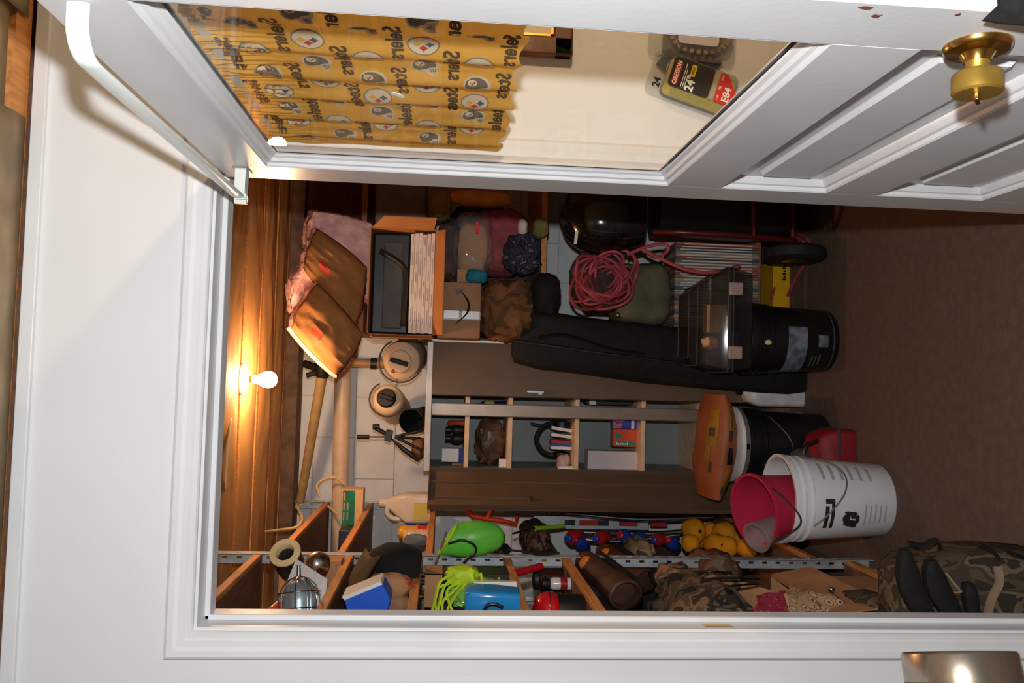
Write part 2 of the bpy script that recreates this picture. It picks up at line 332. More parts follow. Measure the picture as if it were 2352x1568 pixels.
# ------------------------------------------------------------------ football curtain hung on the outer face of the door
CUR = bpy.data.materials.new('gold_curtain_cloth'); CUR.use_nodes = True
N = CUR.node_tree.nodes; L = CUR.node_tree.links; p = N['Principled BSDF']; p.inputs['Roughness'].default_value = .85; p.inputs['Specular IOR Level'].default_value = .1
nz = N.new('ShaderNodeTexNoise'); nz.inputs['Scale'].default_value = 12; cr = N.new('ShaderNodeValToRGB'); L.new(nz.outputs[0], cr.inputs[0])
cr.color_ramp.elements[0].color = (*S(214,164,76), 1); cr.color_ramp.elements[1].color = (*S(230,186,100), 1); L.new(cr.outputs[0], p.inputs['Base Color'])
tr = N.new('ShaderNodeBsdfTranslucent'); L.new(cr.outputs[0], tr.inputs[0]); mx = N.new('ShaderNodeMixShader'); mx.inputs[0].default_value = .35
L.new(p.outputs[0], mx.inputs[1]); L.new(tr.outputs[0], mx.inputs[2]); L.new(mx.outputs[0], N['Material Output'].inputs[0])
CY0, CY1, CZ0, CZ1 = .90, 1.688, 1.462, 1.935
def fold(Y, Z):
    t = (Z-CZ0)/(CZ1-CZ0); ph = (Y-CY0)/.105*2*math.pi+1.1*noise.noise(Vector((Y*6, 0, 2)))
    a = .0065*(.55+.45*(1-t)); f = math.sin(ph)+.3*math.sin(2*ph+.6)
    g = max(0, t-.72)/.28
    return XD2+.030+a*f*(1-.7*g)+.004*noise.noise(Vector((Y*30, Z*6, 1)))+g*(.004*math.sin(Y*420)+.005*noise.noise(Vector((Y*70, Z*22, 7))))
def czb(Y): return CZ0+.006*math.sin((Y-CY0)/.088*2*math.pi+.9)+.004*noise.noise(Vector((Y*9, 0, 0)))
def czt(Y): return CZ1+.010*noise.noise(Vector((Y*38, 3, 0)))-.02*max(0, (1.35-Y)/.45)
b = B(); b.grid(lambda u, v: (lambda Y: (lambda Z: (fold(Y, Z), Y, Z))(czb(Y)+(czt(Y)-czb(Y))*v))(CY0+(CY1-CY0)*u), 260, 44)
cur = thing('curtain', 'gold curtain printed with football emblems, helmets and lettering, seen through the door glass', 'curtain', ((XD2+.03), 1.28, CZ0))
b.build('cloth', CUR, cur)
def onc(Y, Z, off=.0015): return Vector((fold(Y, Z)-off, Y, Z))
INK = flatm('faded_black_ink', S(96,78,58), .8); INKW = flatm('white_ink', S(226,208,178), .8); INKG = flatm('grey_ink', S(150,140,124), .8)
INKH = flatm('helmet_grey_ink', S(122,112,98), .8); INKR = flatm('red_ink', S(206,70,52), .8); INKB = flatm('blue_ink', S(98,96,124), .8); INKY = flatm('yellow_ink', S(236,176,60), .8)
INKS = [INKG, INKW, INKY, INKB, INKR, INKH]
def ringfill(b, Y, Z, pts, off):                     # flat print that follows the cloth: shrinking rings round (Y, Z)
    n = len(pts); rs = [[onc(Y+(py-Y)*s, Z+(pz-Z)*s, off) for py, pz in pts] for s in (1, .75, .5, .25, .02)]; b.rings(rs, caps=False)
def disc(b, Y, Z, r, off, n=20): ringfill(b, Y, Z, [(Y+r*math.sin(t), Z+r*math.cos(t)) for t in [2*math.pi*k/n for k in range(n)]], off)
def star(b, Y, Z, r, off):
    pts = []
    for k in range(20):
        t = k*math.pi/10; pts.append(onc(Y+math.copysign(abs(math.sin(t))**2.6, math.sin(t))*r, Z+math.copysign(abs(math.cos(t))**2.6, math.cos(t))*r, off))
    b.add(pts, [tuple(range(20))])
def emblem(Y, Z, r):
    b = B(); disc(b, Y, Z, r*1.12, .0016, 24); b.cur = 1; disc(b, Y, Z, r, .0020, 24)
    b.cur = 2; star(b, Y-.02*r, Z+.42*r, r*.36, .0025); b.cur = 3; star(b, Y, Z-.42*r, r*.36, .0025); b.cur = 4; star(b, Y+.40*r, Z, r*.36, .0025)
    b.build('printed_emblem', INKS, cur)
def helmet(Y, Z, r):
    b = B()
    def pl(m_, pts, off):
        b.cur = m_; mx_, my_ = sum(q[0] for q in pts)/len(pts), sum(q[1] for q in pts)/len(pts)
        if len(pts) > 6: mx_, my_ = 0, 0
        ringfill(b, Y+my_*r, Z-mx_*r, [(Y+py*r, Z-px*r) for px, py in pts], off)
    out = [(-.95,.1),(-.85,-.5),(-.4,-.95),(.15,-1.0),(.65,-.75),(.95,-.3),(.95,.25),(.75,.55),(.85,.95),(.55,1.15),(.2,.95),(-.05,.6),(-.35,.75),(-.75,.6)]
    pl(1, [(a*1.1, c*1.1) for a, c in out], .0016)
    pl(5, [(-.9,.1),(-.8,-.5),(-.38,-.9),(.12,-.95),(.55,-.7),(.8,-.3),(.8,.1),(.35,.2),(.1,.45),(-.1,.5),(-.4,.65),(-.75,.5)], .0020)
    b.cur = 1; disc(b, Y-.35*r, Z+.35*r, r*.36, .0024, 14)
    b.cur = 4; star(b, Y-.2*r, Z+.35*r, r*.13, .0028); b.cur = 2; star(b, Y-.42*r, Z+.47*r, r*.12, .0028); b.cur = 3; star(b, Y-.42*r, Z+.22*r, r*.12, .0028)
    for k in range(3): pl(5, [(.35+.18*k, .35), (.40+.18*k, .35), (.55+.12*k, 1.0), (.50+.12*k, 1.0)], .0022)
    pl(5, [(.3, .62), (.3, .68), (.8, .72), (.8, .66)], .0023); b.build('printed_helmet', INKS, cur)
rw = 0; z = CZ0+.020
while z < CZ1-.03:
    y = CY0+.075+(rw % 2)*.084
    while y < CY1-.072:
        b = B(); put_text(b, 'Steelers', lambda a, c, y=y, z=z: onc(y+a, z+c, .002), .034, .03); b.build('printed_word', INK, cur); y += .168    # read from behind
    zi = z+.042; y = CY0+.04+(rw % 2)*.045; k = rw
    while y < CY1-.04 and zi < CZ1-.045:
        (emblem if k % 2 else helmet)(y, zi, .0215); y += .088; k += 1
    z += .082; rw += 1
B().bb(XD2+.028, XD2+.032, CY0-.03, CY1+.004, 1.905, 1.921).bb(XD2, XD2+.03, CY0-.034, CY0-.03, 1.905, 1.921).bb(XD2, XD2+.03, CY1+.004, CY1+.008, 1.905, 1.921).build('rod', ROD, cur)
# ------------------------------------------------------------------ things on the wall behind the door glass
f0 = P(1315, 131, 1.70)
fx, fz = f0.x, f0.z
fr = thing('framed_picture', 'dark wooden picture frame with a gold liner on the wall behind the door', 'picture', (fx+.16, 1.70, fz))
WOODF = mat('dark_frame_wood', S(112,66,40), .35, var=.3, sc=12)
for (x0, x1, z0, z1) in ((fx, fx+.34, fz, fz+.042), (fx, fx+.34, fz+.40, fz+.442), (fx, fx+.042, fz, fz+.442), (fx+.298, fx+.34, fz, fz+.442)):
    B().bb(x0, x1, 1.694, 1.719, z0, z1).build('frame_rail', WOODF, fr, bev=.005)
gl = flatm('gold_liner', S(222,176,70), .3, metal=.7)
B().bb(fx+.042, fx+.298, 1.702, 1.712, fz+.042, fz+.048).bb(fx+.042, fx+.048, 1.702, 1.712, fz+.042, fz+.40).bb(fx+.292, fx+.298, 1.702, 1.712, fz+.042, fz+.40).bb(fx+.042, fx+.298, 1.702, 1.712, fz+.394, fz+.40).build('gold_liner', gl, fr)
B().bb(fx+.046, fx+.294, 1.708, 1.716, fz+.046, fz+.396).build('mat_board', CREAM, fr)
def packet(c, ang, kind):
    """clamshell packet facing the hall; local a = right, c = up"""
    R = Matrix.Rotation(math.radians(ang), 3, 'Y'); c = Vector(c)
    def W(a, z, y): return c+R @ Vector((a, 0, z))+Vector((0, y, 0))
    def rr(a0, a1, z0, z1, r, y, n=5):
        o = []
        for (ca, cz, s) in ((a1-r, z1-r, 0), (a0+r, z1-r, 1), (a0+r, z0+r, 2), (a1-r, z0+r, 3)):
            for k in range(n+1): t = (s+k/n)*math.pi/2; o.append(W(ca+r*math.cos(t), cz+r*math.sin(t), y))
        return o
    return W, rr
c0 = P(1594, 192, 1.70); W, rr = packet((c0.x, 1.712, c0.z), 17, 0)
pk = thing('chain_packet', 'clear clamshell packet with black, yellow and red label marked 24 inch E84', 'packet', (c0.x, 1.70, c0.z-.09))
B().prism(rr(-.052, .050, -.098, .098, .016, 0), (0, .002, 0)).build('backing', CLEAR, pk, smooth=False)
rs = [rr(-.046, .046, -.092, .066, .014, 0), rr(-.043, .043, -.089, .063, .014, -.022), rr(-.040, .040, -.086, .060, .012, -.025)]
B().rings(rs).build('blister', CLEAR, pk)
B().prism(rr(-.042, .042, -.088, .062, .012, -.004), (0, -.002, 0)).build('yellow_card', flatm('yellow_card', S(196,178,60)), pk, smooth=False)
lb = B().prism(rr(-.028, .038, -.034, .058, .008, -.0262), (0, -.0006, 0)).build('label', flatm('black_label', S(52,48,44), .4), pk, smooth=False)
B().prism([W(-.028, -.048, -.0262), W(.038, -.048, -.0262), W(.038, -.062, -.0262), W(-.002, -.095, -.0262), W(-.028, -.084, -.0262)], (0, -.0006, 0)).build('label', flatm('red_label', S(206,56,50), .4), pk, smooth=False)
B().prism([W(-.028, -.036, -.0262), W(.038, -.036, -.0262), W(.038, -.046, -.0262), W(-.028, -.046, -.0262)], (0, -.0006, 0)).build('label', flatm('grey_label', S(170,160,140), .4), pk, smooth=False)
B().prism(rr(-.022, .030, .038, .051, .006, -.0270), (0, -.0004, 0)).build('brand_oval', flatm('red_oval', S(210,40,38), .4), lb, smooth=False)
B().prism(rr(.006, .032, .006, .017, .001, -.0270), (0, -.0004, 0)).build('yellow_flash', flatm('yellow_flash', S(226,190,40), .4), lb, smooth=False)
b = B(); WT = flatm('white_print', S(240,238,232), .5)
put_text(b, 'OREGON', lambda a, z: W(.004+a, .0445+z, -.0276), .0125, .03)
put_text(b, '24"', lambda a, z: W(-.010+a, .010+z, -.0276), .026, .03)
put_text(b, 'E84', lambda a, z: W(-.006+a, -.072+z, -.0272), .022, .02)
for k in range(3): put_text(b, ('1 pk', '3/8', '.050')[k], lambda a, z, k=k: W(-.018+.022*k+a, -.0535+z, -.0272), .007, .01)
for k in range(3): b.add([W(-.024, .028-.004*k, -.0272), W(.030-.012*k, .028-.004*k, -.0272), W(.030-.012*k, .0295-.004*k, -.0272), W(-.024, .0295-.004*k, -.0272)], [(0,1,2,3)])
b.build('printing', WT, lb, smooth=False)
b = B(); put_text(b, 'PRO', lambda a, z: W(.019+a, .0115+z, -.0276), .008, .02); put_text(b, '24', lambda a, z: W(-.02+a, .076+z, -.0006), .022, .03); b.build('marker_writing', BLK, lb, smooth=False)
c1 = P(1597, 82, 1.70); W, rr = packet((c1.x, 1.710, c1.z), 3, 1)
pk2 = thing('chain_packet', 'clear clamshell packet holding a coiled saw chain beside the picture frame', 'packet', (c1.x, 1.70, c1.z-.08))
B().prism(rr(-.05, .06, -.09, .10, .014, 0), (0, .002, 0)).build('backing', CLEAR, pk2, smooth=False)
B().rings([rr(-.044, .054, -.084, .07, .014, 0), rr(-.040, .05, -.08, .066, .014, -.02)]).build('blister', CLEAR, pk2)
CH = mat('chain_steel', S(176,150,112), .45, metal=.4, var=.3, sc=40)
b = B()
for k in range(26):
    t = 2*math.pi*k/26; q = W(.004+.038*math.cos(t), -.01+.064*math.sin(t), -.008); b.box(q, (.010, .006, .008), Matrix.Rotation(-t, 3, 'Y'))
b.build('saw_chain', CH, pk2)
B().prism(rr(-.024, .034, -.05, .04, .01, -.0205), (0, -.0006, 0)).build('label', flatm('pale_label', S(214,208,220), .3), pk2, smooth=False)
c2 = P(1590, 142, 1.70); NAVY = mat('navy_card', S(58,58,78), .5, var=.2)
b = B()
R = Matrix.Rotation(math.radians(40), 3, 'Y'); cc = Vector((c2.x, 1.7135, c2.z))
b.prism([cc+R @ Vector(q) for q in ((-.052, 0, -.05), (.052, 0, -.05), (.052, 0, .056), (-.052, 0, .056))], (0, .002, 0))
b.one('navy_card', NAVY, 'tilted navy card pinned on the wall behind the clamshell packets', 'card', smooth=False)
# ------------------------------------------------------------------ ceiling bulb
PORC = mat('white_porcelain', S(236,232,222), .25, var=.03)
BULB = emit('lit_bulb_glass', (1, .64, .34), BULB_W)
def lamp(x, y, z, label, mb):
    t = thing('ceiling_bulb', label, 'light bulb', (x, y, z-.12))
    B().lathe([(.058, 0), (.058, -.008), (.046, -.018), (.026, -.022), (.024, -.030), (.020, -.031)], (x, y, z), n=36).build('lampholder', PORC, t)
    B().lathe([(.014, -.031), (.014, -.042)], (x, y, z), n=20).build('socket', BRASS, t)
    B().lathe([(.013, -.042), (.014, -.055), (.020, -.068), (.029, -.084), (.0325, -.100), (.030, -.116), (.021, -.128), (.008, -.134), (.001, -.135)], (x, y, z), n=24).build('bulb', mb, t)
lc = PZ(553, 870, ZC)
lamp(lc.x, JY[4], ZC, 'lit bare bulb in a white porcelain holder under the storage ceiling joists', BULB)
hl = thing('hall_lamp', 'lit hall lamp on an added stand, unseen behind the open door', 'lamp', (1.25, .95, 0))  # unseen lamp inferred from warm wall light; floor stand added, low to spare header
B().lathe([(.13, 0), (.13, .012), (.02, .03), (.012, .04)], (1.25, .95, 0), n=32).build('base', BRASS, hl); B().cyl((1.25, .95, .04), (1.25, .95, 1.36), .010).build('pole', BRASS, hl)
B().lathe([(.013, 1.36), (.014, 1.375), (.020, 1.388), (.029, 1.404), (.0325, 1.42), (.030, 1.436), (.021, 1.448), (.008, 1.454), (.001, 1.455)], (1.25, .95, 0), n=24).build('bulb', emit('lit_hall_bulb', (1, .70, .38), LAMP_W), hl)
cb = B().tube(bez([(lc.x-.42, 3.02, ZC+.004), (lc.x-.36, 2.98, ZC-.012), (lc.x-.26, 2.97, ZC-.016), (lc.x-.16, 3.0, ZC-.012), (lc.x-.08, 3.1, ZC+.01)], 8), .004)
cb.one('lamp_cable', flatm('cream_cable', S(226,200,150)), 'cream cable sagging along the joists beside the ceiling bulb', 'cable')
# ------------------------------------------------------------------ pipes on the back wall
PIPE = mat('beige_pipe', S(226,196,164), .35, var=.08)
pz = P(785, 1000, 4.06).z
pp = thing('drain_pipe', 'thick beige drain pipe running level along the block wall', 'pipe', (-.3, 4.06, pz-.05))
B().cyl((XL+.02, 4.06, pz-.012), (.30, 4.06, pz+.012), .040, n=28).build('pipe', PIPE, pp)
v0 = P(830, 834, 4.06)
B().cyl((v0.x, 4.06, pz-.02), (v0.x, 4.06, 1.70), .022, n=20).build('branch_pipe', mat('brown_pipe', S(170,130,84), .4), pp)
B().lathe([(.029, 0), (.029, .03)], (v0.x, 4.06, P(866, 834, 4.06).z), n=20).build('collar', BLK, pp)
a, b_ = P(742, 850, 3.78), P(690, 1150, 4.00)
po = thing('slanting_pole', 'slanting tan pole with a black elbow fitting below the ceiling', 'pole', b_)
B().cyl(a, b_, .024, .020, 18).build('pole', mat('tan_pole', S(168,136,92), .5, var=.15), po)
B().lathe([(.032, -.03), (.034, 0), (.03, .03)], a, b_-a, 18).cyl(a, P(700, 835, 3.85), .018).cyl(a+Vector((.0, 0, .0)), P(705, 862, 3.80), .012).build('elbow', BLK, po)
# ------------------------------------------------------------------ steel cabinet
CYF = 3.60; cl, crr = P(1300, 1086, CYF).x, P(1050, 786, CYF).x; czt_ = 1.635; czb_ = .07
cab = thing('steel_cabinet', 'tall brown steel cabinet with open doors and grey-green shelves inside', 'cabinet', ((cl+crr)/2, CYF+.2, 0))
b = B(); CD = 4.10
b.bb(cl, cl+.006, CYF, CD, czb_, czt_).bb(crr-.006, crr, CYF, CD, czb_, czt_).bb(cl, crr, CYF, CD, czt_-.006, czt_).bb(cl, crr, CYF, CD, 0, czb_).build('body', CABB, cab, smooth=False)
B().bb(cl+.008, crr-.008, CYF+.36, CYF+.366, czb_, czt_-.01).bb(cl+.008, cl+.012, CYF+.02, CYF+.36, czb_, czt_-.01).bb(crr-.012, crr-.008, CYF+.02, CYF+.36, czb_, czt_-.01).build('lining', CABI, cab, smooth=False)
B().bb(cl-.004, crr+.006, CYF-.012, CYF+.012, czt_-.022, czt_+.006).build('top_trim', CABE, cab, bev=.003)
B().bb(crr-.012, crr+.014, CYF-.010, CYF+.012, .9, czt_).build('side_trim', CABE, cab, bev=.003)
CSH = []
for x in (1072, 1171, 1324, 1476, 1610):
    z = P(x, 1010, CYF+.03).z; CSH.append(z)
    B().bb(cl+.010, crr-.010, CYF+.02, CYF+.36, z-.010, z+.010).build('shelf', TAN, cab, bev=.002)
mc = P(1200, 944, CYF).x
B().bb(mc-.028, mc+.028, CYF-.002, CYF+.016, czb_, czt_-.02).build('centre_post', mat('post_enamel', S(150,132,116), .35, metal=.3, var=.08), cab, bev=.004)
def cdoor(hx, ang, wd, sgn):                        # hinged steel leaf with folded edge
    R = rotz(ang); h = Vector((hx, CYF-.014, 0)); z0, z1 = czb_+.01, czt_-.02
    b = B(); e = lambda x, y, z: h+R @ Vector((sgn*x, y, z))
    def bx_(x0, x1, y0, y1, za, zb):
        b.box(h+R @ Vector((sgn*(x0+x1)/2, (y0+y1)/2, (za+zb)/2)), (abs(x1-x0), abs(y1-y0), zb-za), R)
    bx_(0, wd, -.003, 0, z0, z1); bx_(wd-.003, wd, 0, .022, z0, z1); bx_(0, .003, 0, .022, z0, z1); bx_(0, wd, 0, .022, z0, z0+.003); bx_(0, wd, 0, .022, z1-.003, z1)
    bx_(wd-.032, wd, .020, .022, z0, z1); bx_(wd*.30, wd*.33, .0, .010, z0, z1); bx_(wd*.72, wd*.73, .0, .006, z0, z1)
    return b.build('door', CABB, cab, bev=.001), e
d1, e1 = cdoor(cl, -118, .27, 1)
d2, e2 = cdoor(crr, 12, .235, -1)
hz = P(1240, 868, 3.55).z
B().lathe([(.012, 0), (.012, .02)], e2(.215, -.003, hz), (0,-1,0), 16).box(e2(.215, -.020, hz+.02), (.012, .010, .075)).build('handle', STEEL, d2, bev=.002)
kz = P(1220, 1150, 3.4).z
B().lathe([(.010, 0), (.010, .012)], e1(.20, .002, kz), rotz(-118) @ Vector((0, 1, 0)), 16).build('lock', STEEL, d1)
# things in the cabinet
YI = CYF+.10
def bxd(x0, x1, y0, y1, Y, dep, zb=None):          # axis-aligned box from photo bounds at distance Y
    xm, ym = (x0+x1)/2, (y0+y1)/2
    Z1, Z0 = P(x0, ym, Y).z, P(x1, ym, Y).z
    if zb is not None: Z1 += zb-Z0; Z0 = zb
    return (P(xm, y1, Y).x, P(xm, y0, Y).x, Y, Y+dep, Z0, Z1)
s1, s2, s3, s4 = [z+.010 for z in CSH[:4]]
t = thing('binoculars', 'black binoculars standing on the top shelf of the steel cabinet', 'binoculars', P(1065, 998, YI))
for dy in (-10, 10):
    q = P(1040, 998+dy, YI); B().lathe([(.016, s1-q.z), (.024, s1-q.z+.03), (.022, s1-q.z+.05), (.014, s1-q.z+.06), (.014, s1-q.z+.085)], (q.x, YI+.03, q.z), n=18).build('barrel', BLK, t)
q = P(1040, 998, YI); B().box((q.x, YI+.03, s1+.045), (.03, .018, .03)).build('bridge', BLK, t, bev=.003)
PB = mat('pale_blue_box', S(236,226,214), .35, var=.02, sc=2.5, col2=S(230,232,238)); NB = flatm('navy_print', S(40,62,150))
t = thing('small_carton', 'white and blue carton on the top shelf beside the binoculars', 'carton', P(1065, 1045, YI)); bb_ = bxd(1016, 1066, 1030, 1061, YI, .06, s1)
B().bb(*bb_).build('box', PB, t, bev=.002); B().bb(bb_[0]-.0005, bb_[1]+.0005, bb_[2]-.001, bb_[2]+.002, bb_[4], bb_[4]+.022).build('blue_band', NB, t, smooth=False)
B().bb(*bxd(1040, 1066, 1064, 1077, YI+.02, .07, s1)).one('cardboard_box', CARD, 'small plain box against the left side of the cabinet top shelf', 'box', bev=.002)
B().lump(P(1050, 972, YI+.06)+Vector((0, 0, 0)), (.03, .04, .09), 3).one('orange_glove', mat('orange_cloth', S(200,84,40), .8, var=.4), 'orange and black glove beside the binoculars', 'glove')
t = thing('spray_can', 'yellow and navy spray can behind the cabinet centre post', 'can', P(1165, 935, YI+.08)); q = P(1140, 935, YI+.08)
B().lathe([(.03, 0), (.03, .10), (.024, .112), (.016, .116), (.016, .14)], (q.x, YI+.10, s2), n=22).build('can', flatm('navy_can', S(44,48,120), .3), t)
B().lathe([(.0305, .055), (.0305, .10)], (q.x, YI+.10, s2), n=22, caps=False).build('label_band', flatm('yellow_band', S(214,200,70), .35), t)
q = P(1145, 1015, YI)
B().lump((q.x, YI+.06, s2+.068), (.20, .12, .136), 5, .2, 2.6, ridge=.25).one('leather_bundle', mat('dark_leather', S(104,74,58), .35, var=.5, sc=12, bump=.3), 'crumpled dark brown leather bundle on the second cabinet shelf', 'bundle')
B().bb(*bxd(1150, 1166, 1054, 1076, YI-.02, .03, s2)).one('small_box', PB, 'tiny white box in front of the leather bundle', 'box', bev=.001)
# third shelf
t = thing('headset', 'black headset with coiled band on the third cabinet shelf', 'headset', P(1300, 1010, YI)); q = P(1235, 1010, YI)
b = B(); b.tube([(q.x+.075*math.cos(a), YI+.05, s3+.07+.085*math.sin(a)) for a in [k*math.pi/16-.35 for k in range(20)]], .012, 8); b.build('headband', BLK, t)
for sx in (-.07, .07): B().lathe([(.02, -.018), (.038, -.012), (.038, .012), (.02, .018)], (q.x+sx, YI+.05, s3+.04), (1, 0, 0), 18).build('ear_cup', BLK, t)
B().tube([(q.x+.02, YI+.02, s3+.03), (q.x+.06, YI-.0, s3+.10), (q.x+.075, YI, s3+.19)], .004, 6).build('microphone_boom', BLK, t)
q = P(1245, 1020, YI); B().lathe([(.018, 0), (.018, .085), (.014, .09)], (q.x, YI+.02, s3+.001), n=18).one('blue_bottle', flatm('blue_bottle', S(40,92,170), .35), 'small blue bottle inside the headset band', 'bottle')
for k, (dy, c, m_) in enumerate(((985, 0, PB), (1000, 1, PB), (1014, 2, flatm('red_card', S(190,44,48))), (1028, 3, PB))):
    q = P(1300, dy, YI+.02); B().box((q.x, YI+.02+.004*k, s3+.048), (.014, .06, .094), roty(8-2*k)).one('paper_packet', m_, ('white packet nearest the cabinet post on the third shelf', 'white packet next to the red one on its post side', 'slim red packet standing among white ones in the cabinet', 'white packet between the red one and the pinkish bag')[c], 'packet', 'packets on the third cabinet shelf')
q = P(1300, 1062, YI); B().lump((q.x, YI+.03, s3+.032), (.075, .09, .064), 8, .18).one('plastic_bag', mat('pink_bag', S(196,170,168), .3, var=.2), 'small pinkish plastic bag at the left of the third cabinet shelf', 'bag')
q = P(1300, 1074, YI); B().lathe([(.012, 0), (.012, .05), (.008, .055), (.008, .065)], (q.x, YI-.03, s3), n=14).one('pill_bottle', PB, 'tiny white bottle against the cabinet side on the third shelf', 'bottle')
# fourth shelf
t = thing('tea_carton', 'orange and teal carton with a blue top on the fourth cabinet shelf', 'carton', P(1470, 995, YI)); x0, x1, y0, y1, z0, z1 = bxd(1416, 1470, 986, 1026, YI, .07, s4)
B().bb(x0, x1, y0, y1, z0, z1).build('box', flatm('orange_print', S(224,84,44), .4), t, bev=.001)
TEAL = flatm('teal_print', S(36,140,126), .4)
B().prism([(x1-.012, y0-.001, z1-.012), ((x0+x1)/2+.01, y0-.001, z1-.045), (x0+.03, y0-.001, z1-.012)], (0, .002, 0)).build('teal_print', TEAL, t, smooth=False)
lbz = B().bb(x0+.004, x0+.024, y0-.001, y0+.001, z0+.006, z1-.010).build('teal_print', TEAL, t, smooth=False)
b = B()
for k in range(7): b.bb(x0+.008, x0+(.016 if k % 3 else .020), y0-.0016, y0+.0005, z1-.020-.008*k, z1-.015-.008*k)
b.build('lettering', WT, t, smooth=False)
t = thing('picture_carton', 'blue carton with a yellow and pink picture next to the orange carton', 'carton', P(1470, 972, YI)); x0, x1, y0, y1, z0, z1 = bxd(1416, 1470, 961, 984, YI+.005, .07, s4)
B().bb(x0, x1, y0, y1, z0, z1).build('box', flatm('blue_print', S(56,66,176), .4), t, bev=.001)
B().prism([(x0, y0-.001, z1), (x1, y0-.001, z1), (x1, y0-.001, z0+.06), (x0, y0-.001, z1-.035)], (0, .002, 0)).build('picture', steps('picture_print', [S(214,160,50), S(220,120,120), S(120,80,170), S(230,190,70)], 30), t, smooth=False)
B().bb(x0, x1, y0-.0012, y0+.001, z0+.012, z0+.026).build('label', WT, t, smooth=False)
B().bb(*bxd(1354, 1468, 1036, 1080, YI-.02, .09, s4)).one('white_carton', mat('plain_white_card', S(216,204,204), .6, var=.04), 'plain white carton standing on the fourth cabinet shelf', 'carton', bev=.002)
t = thing('black_carton', 'black carton with white labels behind the cabinet centre post', 'carton', P(1470, 920, YI)); x0, x1, y0, y1, z0, z1 = bxd(1362, 1470, 900, 930, YI+.08, .09, s4)
B().bb(x0, x1, y0, y1, z0, z1).build('box', BLK, t, bev=.002)
B().bb(x0, x1-.01, y0-.001, y0+.001, z1-.045, z1-.014).build('label', WT, t, smooth=False); B().bb(x0+.02, x1-.02, y0-.001, y0+.001, z1-.08, z1-.055).build('label', WT, t, smooth=False)
# ------------------------------------------------------------------ things on top of the cabinet
JUG = mat('cream_jug_plastic', S(226,196,158), .35, var=.06)
ctz = czt_+.006
def jug(px, py, Y, r, ang, label, dial):
    c = P(px, py, Y); c.z = max(c.z, ctz+r); ax = Vector((math.sin(math.radians(ang)), -math.cos(math.radians(ang)), .12)).normalized()
    t = thing('water_jug', label, 'jug', (c.x, c.y, ctz))
    B().lathe([(r*.92, -.24), (r, -.22), (r, -.02), (r*.96, 0), (r*.80, .012), (r*.55, .020)], c, ax, 36).build('body', JUG, t)
    cap = B().lathe([(r*.60, .016), (r*.60, .034), (r*.54, .040)], c, ax, 30).build('cap', BLK if dial else JUG, t)
    b = B(); s_ = ax.orthogonal().normalized()
    s_ = Matrix.Rotation(math.radians(30), 3, ax) @ s_
    b.box(c+ax*.047, (.02, .02, r*.95), Matrix((s_.cross(ax), ax, s_)).transposed()); b.build('cap_grip', BLK, cap, bev=.004)
    u = Vector((1, 0, 0)); v = ax.cross(u)
    b = B(); b.tube([c+ax*(.0+.012*math.sin(k*math.pi/14))+(u*math.cos(a)+Vector((0,0,1))*math.sin(a))*r*1.10 for k, a in [(k, math.pi*.15+k*math.pi*1.3/14) for k in range(15)]], .004, 6); b.build('bail_handle', mat('brown_wire', S(90,66,46), .5), t)
    return t, c, ax
t, c, ax = jug(921, 828, 3.72, .088, -8, 'large cream water jug lying on the cabinet with its cap facing out', False)
for (px, py) in ((903, 852), (919, 779)):
    q = P(px, py, 3.70); B().lathe([(.008, 0), (.008, .012), (.003, .016)], q, (0,-1,0), 14).build('red_button', flatm('red_plastic', S(214,40,30), .3), t)
jug(890, 917, 3.74, .072, 14, 'smaller cream water jug with a black screw cap beside the larger one', True)
q = P(940, 968, 3.70)
t = thing('black_horn', 'black flared horn lying on the cabinet beside the cream jugs', 'horn', (q.x, q.y, ctz)); q.z = ctz+.062
B().lathe([(.058, 0), (.060, -.004), (.054, -.03), (.042, -.07), (.028, -.11), (.022, -.13)], q, (-.25, -.9, .28), 32, caps=False).build('bell', BLK, t, solid=.002)
B().lathe([(.022, -.13), (.026, -.14), (.02, -.18), (.001, -.185)], q, (-.25, -.9, .28), 24).build('driver', BLK, t)
a = P(820, 1003, 3.72); b_ = P(905, 1003, 3.72); g = Vector((b_.x, b_.y, ctz))
t = thing('tripod', 'folded camera tripod with black pan handle standing on the cabinet', 'tripod', g)
B().cyl(a, P(848, 1003, 3.72), .010, .011, 14).build('grip', BLK, t); B().cyl(P(848, 1003, 3.72), P(885, 1003, 3.72), .004).build('pan_handle', STEEL, t)
B().box(P(893, 1000, 3.72), (.05, .03, .03), roty(10)).cyl(P(893, 1000, 3.72), P(858, 980, 3.72), .010).cyl(P(872, 980, 3.72), P(856, 980, 3.72), .013).build('head', BLK, t, bev=.003)
for dx in (-.05, .0, .045): B().cyl(b_+Vector((0, 0, -.005)), (b_.x+dx-.01, b_.y+.03-abs(dx)*.6, ctz+.006), .007, .006, 10).build('leg', BLK, t)
B().tube(bez([P(900, 1008, 3.70), P(925, 1030, 3.69), P(945, 1045, 3.69), P(962, 1060, 3.69)], 6), lambda s: .004+.008*math.sin(math.pi*s), 8).build('carrying_strap', BLK, t)
q = P(955, 1030, 3.76); B().lump((q.x, q.y, ctz+.03), (.10, .08, .06), 4, .2).one('brown_pouch', mat('brown_leather', S(120,78,48), .6, var=.3), 'small brown pouch tucked behind the tripod on the cabinet', 'pouch')
